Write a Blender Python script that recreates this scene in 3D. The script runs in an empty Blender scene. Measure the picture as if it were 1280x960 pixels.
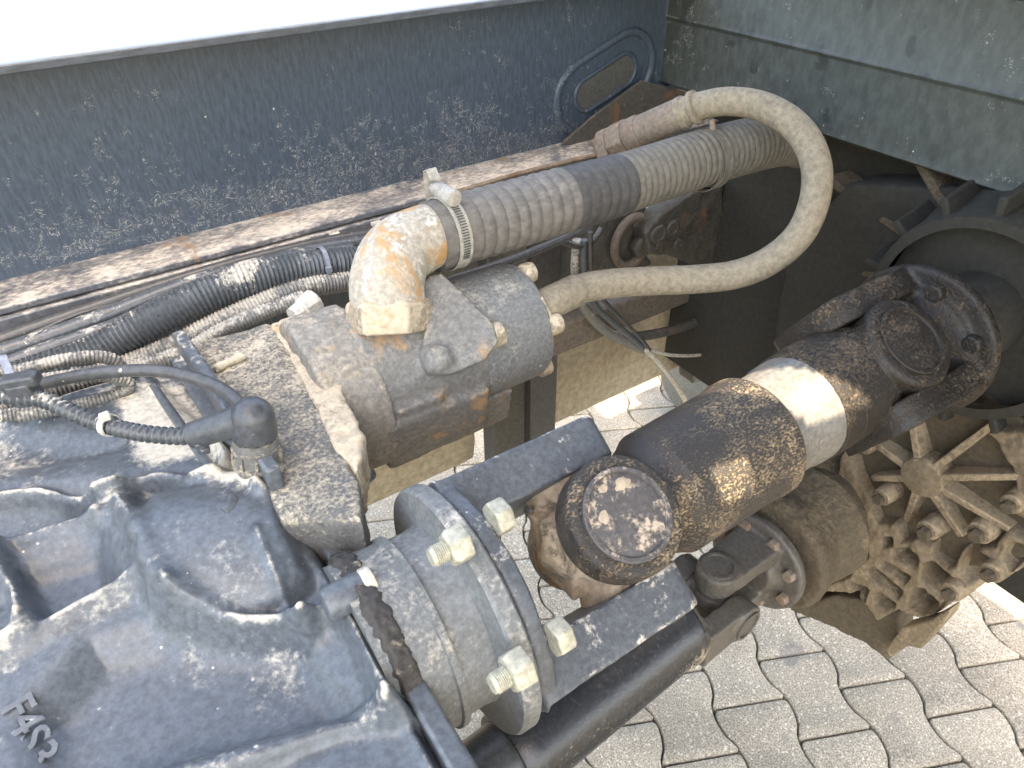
import bpy, bmesh, math, random
import numpy as np
from mathutils import Matrix, Vector, noise as mnoise
random.seed(7); RNG = np.random.default_rng(7)
SC = bpy.context.scene
COL = SC.collection

# ------------------------------------------------------------------ camera
F = 900.0
n = np.array([-.039, .812, .583]); n /= np.linalg.norm(n)
u = np.array([1732., -713., 900.]); u /= np.linalg.norm(u)
up = -n
X = u - up*(u@up); X /= np.linalg.norm(X); Y = np.cross(up, X)
M = np.array([X, Y, up])                      # camera axes -> world
CAM = np.array([0, 0, 1.538])                 # eye height above the paving
U = M@u; W = np.array([0, 0, 1.])-U*U[2]; W /= np.linalg.norm(W); V = np.cross(W, U)
T = np.array([U, V, W])                       # truck axes: along the rail, across, up
camd = bpy.data.cameras.new('camera'); cam = bpy.data.objects.new('camera', camd); COL.objects.link(cam)
camd.sensor_width = 36; camd.lens = 36*F/1280; camd.clip_start = .02; camd.clip_end = 400
R3 = np.column_stack([M@np.array([1, 0, 0]), M@np.array([0, -1, 0]), M@np.array([0, 0, -1])])
mw = Matrix.Identity(4)
for i in range(3):
    for j in range(3): mw[i][j] = R3[i, j]
    mw[i][3] = CAM[i]
cam.matrix_world = mw
camd.dof.use_dof = True; camd.dof.focus_distance = .85; camd.dof.aperture_fstop = 20.0
SC.camera = cam

# ------------------------------------------------------------------ light
SUN_EL, SUN_AZ = math.radians(66), math.radians(186)      # azimuth clockwise from +Y
w = bpy.data.worlds.new('World'); SC.world = w; w.use_nodes = True
nt = w.node_tree; bg = nt.nodes['Background']; sky = nt.nodes.new('ShaderNodeTexSky')
sky.sky_type = 'NISHITA'; sky.sun_disc = False; sky.sun_elevation = SUN_EL; sky.sun_rotation = SUN_AZ
sky.dust_density = 3.0; sky.ozone_density = 1.0
nt.links.new(sky.outputs[0], bg.inputs[0]); bg.inputs[1].default_value = .15
sd = bpy.data.lights.new('sun', 'SUN'); sun = bpy.data.objects.new('sun', sd); COL.objects.link(sun)
sd.energy = 2.4; sd.angle = math.radians(.5); sd.color = (1, .95, .86)
SDIR = np.array([math.sin(SUN_AZ)*math.cos(SUN_EL), math.cos(SUN_AZ)*math.cos(SUN_EL), math.sin(SUN_EL)])
sun.rotation_euler = Vector(SDIR).to_track_quat('Z', 'Y').to_euler()
sun.location = (0, -3, 6)
SC.view_settings.view_transform = 'Standard'; SC.view_settings.look = 'None'
SC.view_settings.exposure = 3.0; SC.view_settings.gamma = 1.0
SC.view_settings.use_white_balance = True; SC.view_settings.white_balance_temperature = 8100; SC.view_settings.white_balance_tint = 10
SC.render.engine = 'CYCLES'
SC.cycles.max_bounces = 8; SC.cycles.diffuse_bounces = 5

# ------------------------------------------------------------------ geometry helpers (truck coordinates, metres from the eye)
def A(*v): return np.array(v, float)
def norm(v): v = np.array(v, float); return v/np.linalg.norm(v)
def ray(a, b): return T@(M@A((a-640)/F, (b-480)/F, 1))
def P(a, b, d): return ray(a, b)*d
def onp(a, b, ax, val):
    r = ray(a, b); return r*(val/r[ax])
def ony(a, b, y): return onp(a, b, 1, y)
def onx(a, b, x): return onp(a, b, 0, x)
def onz(a, b, z): return onp(a, b, 2, z)
def perp(a):
    a = norm(a); h = A(0, 0, 1) if abs(a[2]) < .9 else A(0, 1, 0)
    p = norm(np.cross(a, h)); return p, np.cross(a, p)
def spline(pts, step=.01):
    pts = [np.array(p, float) for p in pts]
    if len(pts) == 2: 
        k = max(2, int(np.linalg.norm(pts[1]-pts[0])/step)); return [pts[0]+(pts[1]-pts[0])*i/k for i in range(k+1)]
    q = [2*pts[0]-pts[1]]+pts+[2*pts[-1]-pts[-2]]; out = []
    for i in range(1, len(q)-2):
        k = max(2, int(np.linalg.norm(q[i+1]-q[i])/step))
        for j in range(k):
            t = j/k
            out.append(.5*((2*q[i])+(-q[i-1]+q[i+1])*t+(2*q[i-1]-5*q[i]+4*q[i+1]-q[i+2])*t*t+(-q[i-1]+3*q[i]-3*q[i+1]+q[i+2])*t**3))
    out.append(pts[-1]); return out

class MB:
    def __init__(s): s.v = []; s.f = []
    def add(s, vs, fs):
        o = len(s.v); s.v += [np.array(v, float) for v in vs]; s.f += [tuple(i+o for i in f) for f in fs]; return s
    def box(s, c, size, ax=None):
        ax = np.eye(3) if ax is None else np.array(ax); h = np.array(size)/2; c = np.array(c, float)
        vs = [c+ax[0]*x*h[0]+ax[1]*y*h[1]+ax[2]*z*h[2] for x in (-1, 1) for y in (-1, 1) for z in (-1, 1)]
        return s.add(vs, [(0, 1, 3, 2), (4, 6, 7, 5), (0, 4, 5, 1), (2, 3, 7, 6), (0, 2, 6, 4), (1, 5, 7, 3)])
    def bb(s, x0, x1, y0, y1, z0, z1): return s.box(((x0+x1)/2, (y0+y1)/2, (z0+z1)/2), (abs(x1-x0), abs(y1-y0), abs(z1-z0)))
    def prism(s, poly, vec):
        poly = [np.array(p, float) for p in poly]; vec = np.array(vec, float); k = len(poly)
        nn = sum(np.cross(poly[i]-poly[0], poly[(i+1) % k]-poly[0]) for i in range(k))
        if nn@vec > 0: poly = poly[::-1]
        vs = poly+[p+vec for p in poly]
        return s.add(vs, [tuple(range(k)), tuple(range(2*k-1, k-1, -1))]+[(i, i+k, (i+1) % k+k, (i+1) % k) for i in range(k)])
    def lathe(s, o, ax, prof, n=32, caps=True, ref=None, hexa=False):
        o = np.array(o, float); a = norm(ax); p, q = perp(a)
        if ref is not None: p = norm(np.array(ref)-a*(a@np.array(ref))); q = np.cross(a, p)
        vs = []; m = len(prof)
        for (t, r) in prof:
            for i in range(n):
                an = 2*math.pi*i/n; vs.append(o+a*t+(p*math.cos(an)+q*math.sin(an))*r)
        fs = [(j*n+i, j*n+(i+1) % n, (j+1)*n+(i+1) % n, (j+1)*n+i) for j in range(m-1) for i in range(n)]
        if caps: fs += [tuple(range(n-1, -1, -1)), tuple((m-1)*n+i for i in range(n))]
        return s.add(vs, fs)
    def cyl(s, p0, p1, r, r1=None, n=24, ref=None):
        p0 = np.array(p0, float); p1 = np.array(p1, float); L = np.linalg.norm(p1-p0)
        return s.lathe(p0, p1-p0, [(0, r), (L, r if r1 is None else r1)], n, ref=ref)
    def rcyl(s, p0, p1, r, c, n=24, ref=None):
        p0 = np.array(p0, float); p1 = np.array(p1, float); L = np.linalg.norm(p1-p0)
        return s.lathe(p0, p1-p0, [(0, r-c), (c*.3, r-c*.3), (c, r), (L-c, r), (L-c*.3, r-c*.3), (L, r-c)], n, ref=ref)
    def sphere(s, c, r, n=20, sc=(1, 1, 1)):
        vs = []; fs = []; m = n//2
        prof = [(-math.cos(math.pi*j/m), math.sin(math.pi*j/m)) for j in range(m+1)]; prof[0] = (-1, .02); prof[-1] = (1, .02)
        t = MB().lathe((0, 0, 0), (0, 0, 1), prof, n)
        return s.add([np.array(c)+v*r*np.array(sc) for v in t.v], t.f)
    def tube(s, path, r, n=16, caps=True, step=.01, smooth=True):
        pts = spline(path, step) if smooth else [np.array(p, float) for p in path]
        L = np.concatenate([[0], np.cumsum([np.linalg.norm(pts[i+1]-pts[i]) for i in range(len(pts)-1)])])
        p = None; vs = []
        for i, c in enumerate(pts):
            t = norm(pts[min(i+1, len(pts)-1)]-pts[max(i-1, 0)])
            if p is None: p, _ = perp(t)
            p = norm(p-t*(p@t)); q = np.cross(t, p)
            rr = r(L[i], L[-1]) if callable(r) else r
            for k in range(n):
                an = 2*math.pi*k/n; vs.append(c+(p*math.cos(an)+q*math.sin(an))*rr)
        m = len(pts)
        fs = [(j*n+i, j*n+(i+1) % n, (j+1)*n+(i+1) % n, (j+1)*n+i) for j in range(m-1) for i in range(n)]
        if caps: fs += [tuple(range(n-1, -1, -1)), tuple((m-1)*n+i for i in range(n))]
        return s.add(vs, fs)
    def bar(s, p0, p1, wv, hv):      # beam between two points with a cross-section given by two half vectors
        p0 = np.array(p0, float); p1 = np.array(p1, float); wv = np.array(wv); hv = np.array(hv)
        return s.prism([p0+wv+hv, p0-wv+hv, p0-wv-hv, p0+wv-hv], p1-p0)
    def hexnut(s, c, ax, r, h, ref=None):
        c = np.array(c, float); a = norm(ax)
        return s.lathe(c, a, [(0, r*.97), (h*.1, r), (h*.82, r), (h, r*.86)], 6, ref=ref)

BASE = {}                       # object name -> origin in truck coordinates
TROT = Matrix([[U[0], V[0], W[0]], [U[1], V[1], W[1]], [U[2], V[2], W[2]]]).to_4x4()
def place(o, loc):
    wl = CAM+T.T@np.array(loc, float); m = TROT.copy()
    for i in range(3): m[i][3] = wl[i]
    o.matrix_world = m; BASE[o.name] = np.array(loc, float)
def tag(o, label=None, cat=None, group=None, kind=None):
    if label: o['label'] = label
    if cat: o['category'] = cat
    if group: o['group'] = group
    if kind: o['kind'] = kind
    return o
def thing(name, loc, label, cat, group=None):
    o = bpy.data.objects.new(name, None); COL.objects.link(o); o.empty_display_size = .03; place(o, loc)
    return tag(o, label, cat, group)
def fix_normals(me):
    bm = bmesh.new(); bm.from_mesh(me); bmesh.ops.recalc_face_normals(bm, faces=bm.faces); bm.to_mesh(me); bm.free()
def obj(name, mb, mat, parent=None, loc=None, bevel=0, segs=2, remesh=0, smooth=0, lump=0, lumpscale=.03, angle=38, label=None, flat=False):
    base = BASE[parent.name] if parent else (np.array(loc, float) if loc is not None else np.mean(mb.v, axis=0))
    me = bpy.data.meshes.new(name); me.from_pydata([tuple(v-base) for v in mb.v], [], mb.f); me.validate(); fix_normals(me)
    o = bpy.data.objects.new(name, me); COL.objects.link(o); me.materials.append(mat)
    if parent: o.parent = parent; BASE[o.name] = base
    else: place(o, base)
    if remesh:
        md = o.modifiers.new('remesh', 'REMESH'); md.mode = 'VOXEL'; md.voxel_size = remesh; md.use_smooth_shade = True
        if smooth: sm = o.modifiers.new('smooth', 'SMOOTH'); sm.iterations = smooth; sm.factor = .5
        if lump:
            tx = bpy.data.textures.new('cast', 'CLOUDS'); tx.noise_scale = lumpscale; tx.noise_depth = 3
            dm = o.modifiers.new('lump', 'DISPLACE'); dm.texture = tx; dm.strength = lump; dm.mid_level = .5; dm.texture_coords = 'LOCAL'
    else:
        if bevel:
            bv = o.modifiers.new('bevel', 'BEVEL'); bv.width = bevel; bv.segments = segs; bv.limit_method = 'ANGLE'; bv.angle_limit = math.radians(35)
            bv.harden_normals = False
        if not flat:
            me.shade_smooth(); me.set_sharp_from_angle(angle=math.radians(angle))
    if label: o['label'] = label
    return o

# ------------------------------------------------------------------ materials
def mat_new(name):
    m = bpy.data.materials.new(name); m.use_nodes = True; return m, m.node_tree, m.node_tree.nodes['Principled BSDF']
def mth(nt, op, a, b=None, c=None, clamp=False):
    nd = nt.nodes.new('ShaderNodeMath'); nd.operation = op; nd.use_clamp = clamp
    for i, x in enumerate((a, b, c)):
        if x is None: continue
        if isinstance(x, (int, float)): nd.inputs[i].default_value = x
        else: nt.links.new(x, nd.inputs[i])
    return nd.outputs[0]
def noise_n(nt, vec, scale, detail=6, rough=.6, dist=0):
    nd = nt.nodes.new('ShaderNodeTexNoise'); nd.inputs['Scale'].default_value = scale; nd.inputs['Detail'].default_value = detail
    nd.inputs['Roughness'].default_value = rough; nd.inputs['Distortion'].default_value = dist; nt.links.new(vec, nd.inputs['Vector']); return nd.outputs['Fac']
def sstep(nt, x, lo, hi, a=0, b=1):
    nd = nt.nodes.new('ShaderNodeMapRange'); nd.interpolation_type = 'SMOOTHSTEP'
    nt.links.new(x, nd.inputs[0]); nd.inputs[1].default_value = lo; nd.inputs[2].default_value = hi; nd.inputs[3].default_value = a; nd.inputs[4].default_value = b
    return nd.outputs[0]
def mixc(nt, f, a, b):
    nd = nt.nodes.new('ShaderNodeMix'); nd.data_type = 'RGBA'
    if isinstance(f, (int, float)): nd.inputs[0].default_value = f
    else: nt.links.new(f, nd.inputs[0])
    for i, x in ((6, a), (7, b)):
        if isinstance(x, tuple): nd.inputs[i].default_value = (*x, 1)
        else: nt.links.new(x, nd.inputs[i])
    return nd.outputs[2]
DUST = (.50, .44, .34)
def dusty(name, paint, amt=0., up=.25, dust=DUST, s1=22, s2=170, rough=.38, film=.12, rust=0., rustc=(.42, .20, .07), speck=.0, edge=.0,
          metal=0., stretch=(1, 1, 1), bump=.35, width=.13, grain=0., flecks=0., lowz=None, blot=0., w1=.95, w2=.6, attr=None):
    m, nt, b = mat_new(name); L = nt.links
    tc = nt.nodes.new('ShaderNodeTexCoord'); mp = nt.nodes.new('ShaderNodeMapping'); mp.inputs['Scale'].default_value = stretch
    L.new(tc.outputs['Object'], mp.inputs[0]); vec = mp.outputs[0]; raw = tc.outputs['Object']
    n1 = noise_n(nt, vec, s1, 7, .62, .4); n2 = noise_n(nt, vec, s2, 5, .7); n3 = noise_n(nt, raw, 6, 4, .6); n4 = noise_n(nt, raw, 700, 2, .5)
    geo = nt.nodes.new('ShaderNodeNewGeometry'); sp = nt.nodes.new('ShaderNodeSeparateXYZ'); L.new(geo.outputs['Normal'], sp.inputs[0])
    nz = mth(nt, 'MULTIPLY', sp.outputs[2], up)
    s = mth(nt, 'ADD', mth(nt, 'MULTIPLY', n1, w1), mth(nt, 'MULTIPLY', n2, w2)); s = mth(nt, 'ADD', s, nz); s = mth(nt, 'ADD', s, amt)
    s = mth(nt, 'ADD', s, mth(nt, 'MULTIPLY', mth(nt, 'SUBTRACT', n3, .5), .7))
    if lowz:                                   # dirt thrown up onto the lower part of a panel: (z0, z1, gain) in the object's own space
        s3 = nt.nodes.new('ShaderNodeSeparateXYZ'); L.new(raw, s3.inputs[0]); s = mth(nt, 'ADD', s, sstep(nt, s3.outputs[2], lowz[1], lowz[0], 0, lowz[2]))
    if attr:
        at = nt.nodes.new('ShaderNodeAttribute'); at.attribute_name = attr; s = mth(nt, 'ADD', s, mth(nt, 'MULTIPLY', at.outputs['Fac'], .42))
    if edge:
        s = mth(nt, 'ADD', s, mth(nt, 'MULTIPLY', sstep(nt, geo.outputs['Pointiness'], .5, .6), edge))
    mask = sstep(nt, s, .92, .92+width)
    base = mixc(nt, film, paint, dust)
    tone = sstep(nt, n2, .3, .7, .72, 1.25)
    vm = nt.nodes.new('ShaderNodeVectorMath'); vm.operation = 'SCALE'; L.new(base, vm.inputs[0]); L.new(tone, vm.inputs['Scale']); base = vm.outputs[0]
    ds = nt.nodes.new('ShaderNodeVectorMath'); ds.operation = 'SCALE'; ds.inputs[0].default_value = dust; L.new(sstep(nt, n2, .25, .75, .75, 1.25), ds.inputs['Scale'])
    col = mixc(nt, mask, base, ds.outputs[0])
    if rust:
        r = noise_n(nt, raw, 14, 7, .7, .6); rm = sstep(nt, r, .62-rust*.3, .72-rust*.3); rm = mth(nt, 'MULTIPLY', rm, .85)
        rc = mixc(nt, n2, rustc, tuple(min(1, c*1.5) for c in rustc)); col = mixc(nt, rm, col, rc)
    h = mth(nt, 'ADD', mth(nt, 'MULTIPLY', mask, .6), mth(nt, 'MULTIPLY', n2, .6)); h = mth(nt, 'ADD', h, mth(nt, 'MULTIPLY', n4, .25))
    if speck:
        vo = nt.nodes.new('ShaderNodeTexVoronoi'); vo.inputs['Scale'].default_value = 170; vo.inputs['Randomness'].default_value = 1; L.new(raw, vo.inputs['Vector'])
        rad = mth(nt, 'MULTIPLY', mth(nt, 'POWER', vo.outputs['Color'], 3.0), .34); sm = mth(nt, 'MULTIPLY', sstep(nt, mth(nt, 'SUBTRACT', vo.outputs['Distance'], rad), .05, -.02), sstep(nt, noise_n(nt, raw, 31, 4), .64-speck*.2, .70-speck*.2))
        col = mixc(nt, mth(nt, 'MULTIPLY', sm, .9), col, (.62, .58, .5)); h = mth(nt, 'ADD', h, sm)
    if flecks:                                 # thin curled scratches of dried mud
        wv = noise_n(nt, raw, 55, 3, .6, 2.5); band = mth(nt, 'ABSOLUTE', mth(nt, 'SUBTRACT', wv, .5)); line = sstep(nt, band, .012, .004)
        fz = noise_n(nt, raw, 42, 5, .7)
        if lowz: fz = mth(nt, 'ADD', fz, sstep(nt, s3.outputs[2], lowz[0]+.02, lowz[1]+.1, .12, -.06))
        fm = mth(nt, 'MULTIPLY', line, sstep(nt, mth(nt, 'ADD', fz, mth(nt, 'MULTIPLY', mth(nt, 'SUBTRACT', n3, .5), .6)), .60-flecks*.15, .66-flecks*.15)); col = mixc(nt, mth(nt, 'MULTIPLY', fm, .8), col, (.55, .52, .45))
    if blot:                                   # dark splash spots
        vb = nt.nodes.new('ShaderNodeTexVoronoi'); vb.inputs['Scale'].default_value = 26; dv = nt.nodes.new('ShaderNodeVectorMath'); dv.operation = 'ADD'
        nd = nt.nodes.new('ShaderNodeTexNoise'); nd.inputs['Scale'].default_value = 40; L.new(raw, nd.inputs['Vector']); sv = nt.nodes.new('ShaderNodeVectorMath'); sv.operation = 'SCALE'; sv.inputs['Scale'].default_value = .03
        L.new(nd.outputs['Color'], sv.inputs[0]); L.new(raw, dv.inputs[0]); L.new(sv.outputs[0], dv.inputs[1]); L.new(dv.outputs[0], vb.inputs['Vector'])
        bm_ = mth(nt, 'MULTIPLY', sstep(nt, mth(nt, 'SUBTRACT', vb.outputs['Distance'], mth(nt, 'MULTIPLY', vb.outputs['Color'], .42)), .10, -.02), sstep(nt, noise_n(nt, raw, 9, 3), .46, .6))
        col = mixc(nt, mth(nt, 'MULTIPLY', bm_, blot), col, (.018, .022, .020))
    L.new(col, b.inputs['Base Color']); L.new(mth(nt, 'ADD', mth(nt, 'MULTIPLY', mask, .5), mth(nt, 'MULTIPLY', n2, .25)), b.inputs['Roughness'])
    rr = mth(nt, 'ADD', mth(nt, 'MULTIPLY', mask, .92-rough), rough-.1); rr = mth(nt, 'ADD', rr, mth(nt, 'MULTIPLY', n2, .2), clamp=True); L.new(rr, b.inputs['Roughness'])
    if metal: L.new(mth(nt, 'MULTIPLY', mth(nt, 'SUBTRACT', 1, mask), metal), b.inputs['Metallic'])
    bp = nt.nodes.new('ShaderNodeBump'); bp.inputs['Strength'].default_value = bump; bp.inputs['Distance'].default_value = .002
    L.new(h, bp.inputs['Height']); L.new(bp.outputs[0], b.inputs['Normal'])
    return m
BLUE = (.030, .042, .062)
MT = dict(
 rail=dusty('rail_paint_sky_sheen', (.010, .040, .080), amt=-.28, up=.2, s1=16, s2=150, rough=.38, film=.10, stretch=(1.6, 1.6, .35), bump=.15, flecks=.45, speck=.12, lowz=(.0, .09, .10)),  # blue-black paint, its extra blue stands in for reflected sky
 flange=dusty('flange_dirt', (.06, .075, .10), amt=.12, up=.22, s1=30, stretch=(.7, 1, 1), rust=.10, rustc=(.26,.16,.09), width=.45, dust=(.56, .51, .44)),
 topflange=dusty('top_flange_dirt', (.05, .065, .085), amt=.02, up=.2, s1=30, stretch=(.3, 1, 1), width=.5, dust=(.15, .14, .115)),
 panel=dusty('panel_coating', (.046, .054, .048), amt=-.10, up=.15, s1=14, s2=60, rough=.5, film=.10, stretch=(1, 1.2, .6), bump=.2, width=.5, blot=.7, dust=(.17, .175, .155), speck=.12, flecks=.05),
 case=dusty('case_paint', (.026, .050, .080), amt=-.06, up=.16, s1=20, s2=170, rough=.32, film=.13, speck=.35, attr='settled_dust', edge=.30, width=.34, bump=.25, dust=(.58, .53, .43)),
 caseclean=dusty('case_lip_paint', (.045, .070, .100), amt=-.25, up=.1, s1=18, rough=.34, film=.14, speck=.4, edge=.2, bump=.2),
 cover=dusty('case_cover_dust', (.08, .10, .13), amt=.16, up=.12, s1=12, s2=90, rough=.4, film=.2, width=.2, bump=.3, dust=(.58, .51, .38)),
 block=dusty('block_dirt', (.050, .064, .080), amt=.06, up=.18, s1=85, s2=300, rough=.55, film=.2, width=.32, w1=.75, w2=.85, bump=.8, edge=.2, dust=(.52, .45, .34)),
 gasket=dusty('rusty_flange', (.22, .17, .11), amt=.22, up=.1, s1=25, rough=.8, film=.5, rust=.15, rustc=(.42, .26, .12), dust=(.52, .43, .31), bump=.6),
 pump=dusty('pump_paint', (.12, .13, .14), amt=.02, up=.18, s1=20, s2=190, rough=.6, film=.22, rust=.30, rustc=(.38, .23, .11), bump=.5, edge=.5, dust=(.46, .39, .28), width=.5),
 pumpcap=dusty('pump_cap_paint', (.13, .14, .145), amt=.04, up=.15, s1=30, s2=230, rough=.65, film=.22, bump=.6, speck=.5, width=.35, dust=(.42, .39, .33), rust=.02),
 elbow=dusty('elbow_rust', (.36, .31, .24), amt=.1, up=.1, s1=30, rough=.8, film=.3, rust=.52, rustc=(.40, .22, .08), dust=(.60, .55, .46), bump=.5),
 hose=dusty('hose_rubber', (.085, .078, .070), amt=-.04, up=.14, s1=16, s2=120, rough=.75, film=.35, width=.5, dust=(.30, .27, .23), bump=.6, stretch=(.5, 1, 1)),
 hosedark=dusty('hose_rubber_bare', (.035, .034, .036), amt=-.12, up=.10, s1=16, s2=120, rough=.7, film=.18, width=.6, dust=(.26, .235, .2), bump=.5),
 hose2=dusty('hose_rubber_dusty', (.10, .09, .075), amt=.06, up=.05, s1=16, s2=120, rough=.8, film=.5, width=.5, dust=(.19, .17, .135), bump=.6),
 thinhose=dusty('thin_hose_dust', (.20, .165, .118), amt=.45, up=.05, s1=18, s2=140, rough=.8, film=.5, width=.5, dust=(.27, .225, .16), bump=.3),
 fitting=dusty('fitting_rust', (.16, .12, .09), amt=0., up=.1, s1=30, rough=.7, film=.4, rust=.25, rustc=(.13, .075, .045), dust=(.28, .22, .16), bump=.6),
 clamp=dusty('clamp_steel', (.36, .34, .30), amt=.1, up=.1, s1=40, rough=.5, film=.4, dust=(.42, .38, .31), width=.4),
 conduit=dusty('conduit_plastic', (.040, .053, .066), amt=-.12, up=.2, s1=30, s2=240, rough=.30, film=.10, speck=.2, dust=(.46, .43, .37), bump=.12),
 conduitold=dusty('conduit_plastic_dusty', (.06, .065, .07), amt=.08, up=.2, s1=30, s2=240, rough=.5, film=.3, dust=(.42, .39, .33), bump=.3),
 cable=dusty('cable_plastic', (.026, .033, .043), amt=-.35, up=.1, s1=14, rough=.36, film=.1, speck=.2, bump=.1),
 plastic=dusty('connector_plastic', (.035, .044, .056), amt=-.32, up=.1, s1=14, rough=.34, film=.07, speck=.2, bump=.1),
 tie=dusty('tie_plastic', (.62, .60, .52), amt=-.2, up=.1, film=.1, rough=.5),
 tiegrey=dusty('tie_plastic_grey', (.20, .23, .28), amt=-.2, up=.1, film=.1, rough=.5),
 fl1=dusty('output_flange_paint', (.066, .088, .104), amt=-.06, up=.15, s1=26, s2=200, rough=.55, film=.22, bump=.4, speck=.3, width=.35, edge=.12, dust=(.55, .50, .42)),
 neck=dusty('neck_rough_cast', (.060, .080, .094), amt=-.02, up=.25, s1=60, s2=260, rough=.6, film=.2, bump=.55, width=.4, dust=(.52, .47, .39)),
 yoke=dusty('yoke_paint', (.026, .044, .066), amt=-.08, up=.12, s1=38, s2=220, rough=.42, film=.15, bump=.35, speck=.3, edge=.35, dust=(.50, .46, .40)),
 cross=dusty('cross_dirt', (.12, .10, .07), amt=.36, up=.05, s1=30, s2=130, rough=.8, film=.4, rust=.2, rustc=(.30, .17, .07), bump=.8, dust=(.44, .35, .25)),
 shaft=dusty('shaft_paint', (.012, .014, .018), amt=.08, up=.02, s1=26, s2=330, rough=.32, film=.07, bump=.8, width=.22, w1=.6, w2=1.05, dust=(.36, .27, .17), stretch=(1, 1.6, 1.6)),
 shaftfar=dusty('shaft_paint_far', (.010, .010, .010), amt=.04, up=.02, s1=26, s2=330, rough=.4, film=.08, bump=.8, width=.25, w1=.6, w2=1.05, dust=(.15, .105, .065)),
 sleeve=dusty('sleeve_paint', (.11, .11, .108), amt=-.06, up=.05, s1=30, s2=220, rough=.36, film=.15, bump=.25, width=.3, dust=(.45, .38, .28)),
 shaft2=dusty('lower_shaft_paint', (.007, .015, .026), amt=.0, up=-.16, s1=22, s2=170, rough=.25, film=.06, bump=.35, width=.2, dust=(.40, .33, .24)),
 shaft2g=dusty('lower_joint_grease', (.035, .036, .038), amt=-.02, up=.05, s1=22, s2=170, rough=.45, film=.25, bump=.4, width=.5, dust=(.28, .24, .18)),
 cap=dusty('bearing_cap_dirt', (.030, .036, .048), amt=.12, up=.05, s1=60, s2=240, rough=.45, film=.15, bump=.7, width=.15, dust=(.46, .37, .28)),
 nut=dusty('zinc_nut', (.42, .41, .32), amt=.0, up=.1, s1=80, rough=.45, film=.35, metal=.2, dust=(.50, .45, .34), bump=.5, width=.4),
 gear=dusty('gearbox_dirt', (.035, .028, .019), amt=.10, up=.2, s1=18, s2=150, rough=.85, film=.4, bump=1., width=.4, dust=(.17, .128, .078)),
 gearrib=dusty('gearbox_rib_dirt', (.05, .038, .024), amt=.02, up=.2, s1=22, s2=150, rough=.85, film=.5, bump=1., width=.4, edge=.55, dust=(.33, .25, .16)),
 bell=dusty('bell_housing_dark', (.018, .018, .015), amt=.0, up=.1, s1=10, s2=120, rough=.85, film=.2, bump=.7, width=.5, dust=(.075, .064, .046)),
 under=dusty('underside_paint', (.05, .055, .055), amt=-.1, up=.1, s1=10, film=.1, rough=.7),
 tank=dusty('beige_tank_dust', (.28, .24, .17), amt=.1, up=0, s1=5, s2=60, rough=.8, film=.5, bump=.05, width=.9, w2=.2, dust=(.31, .26, .185)),
 beam=dusty('brown_beam_dust', (.10, .085, .07), amt=.0, up=.15, s1=14, s2=120, rough=.85, film=.3, bump=.5, width=.5, dust=(.25, .2, .15)),
 strut=dusty('dark_strut', (.03, .034, .04), amt=-.03, up=0, s1=30, s2=160, rough=.6, film=.15, bump=.5, width=.4, dust=(.26, .23, .19)),
 bracket=dusty('bracket_dirt', (.05, .05, .045), amt=-.0, up=.2, s1=20, s2=140, rough=.8, film=.2, bump=.6, width=.4, dust=(.2, .175, .14), rust=.15, rustc=(.16, .08, .04)),
 plate=dusty('side_plate', (.10, .105, .10), amt=-.05, up=.05, s1=12, s2=120, rough=.7, film=.2, bump=.3, width=.5, dust=(.2, .19, .16)),
 wire=dusty('white_wire', (.6, .58, .5), amt=-.1, up=0, film=.3, rough=.6),
 pflange=dusty('pump_flange_crust', (.16, .16, .155), amt=.16, up=.15, s1=24, rough=.8, film=.3, rust=.22, rustc=(.38, .25, .13), dust=(.46, .39, .29), bump=.6, width=.35),
 boot=dusty('rubber_boot', (.02, .02, .022), amt=.0, up=.1, s1=60, rough=.7, film=.1, bump=.8, dust=(.3, .25, .18)),
 mud=dusty('dried_mud', (.5, .44, .34), amt=.3, up=.1, s1=40, rough=.9, film=.8, bump=.8, dust=(.62, .56, .45)),
)

def paver_mat():
    m, nt, b = mat_new('concrete_paver'); L = nt.links
    tc = nt.nodes.new('ShaderNodeTexCoord'); gn = nt.nodes.new('ShaderNodeNewGeometry'); pos = gn.outputs['Position']
    a = noise_n(nt, pos, 270, 4, .75); c = noise_n(nt, pos, 5, 5, .6); e = noise_n(nt, pos, 130, 4, .7)
    oi = nt.nodes.new('ShaderNodeObjectInfo')
    vo = nt.nodes.new('ShaderNodeTexVoronoi'); vo.inputs['Scale'].default_value = 260; L.new(pos, vo.inputs['Vector'])
    col = mixc(nt, sstep(nt, a, .36, .64), (.135, .115, .085), (.38, .335, .26))
    col = mixc(nt, mth(nt, 'MULTIPLY', sstep(nt, vo.outputs['Color'], .78, .9), .7), col, (.55, .51, .42))
    col = mixc(nt, mth(nt, 'MULTIPLY', sstep(nt, vo.outputs['Color'], .2, .1), .5), col, (.13, .11, .09))
    v = mth(nt, 'ADD', sstep(nt, c, .3, .7, .82, 1.1), mth(nt, 'MULTIPLY', mth(nt, 'SUBTRACT', oi.outputs['Random'], .5), .26))
    sc = nt.nodes.new('ShaderNodeVectorMath'); sc.operation = 'SCALE'; L.new(col, sc.inputs[0]); L.new(v, sc.inputs['Scale'])
    st = noise_n(nt, pos, 7, 3, .5); stain = sstep(nt, st, .66, .72); col = mixc(nt, mth(nt, 'MULTIPLY', stain, .6), sc.outputs[0], (.13, .12, .11))
    L.new(col, b.inputs['Base Color']); b.inputs['Roughness'].default_value = .9
    bp = nt.nodes.new('ShaderNodeBump'); bp.inputs['Strength'].default_value = .5; bp.inputs['Distance'].default_value = .0015
    L.new(mth(nt, 'ADD', a, e), bp.inputs['Height']); L.new(bp.outputs[0], b.inputs['Normal']); return m
MPAVE = paver_mat()
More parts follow.
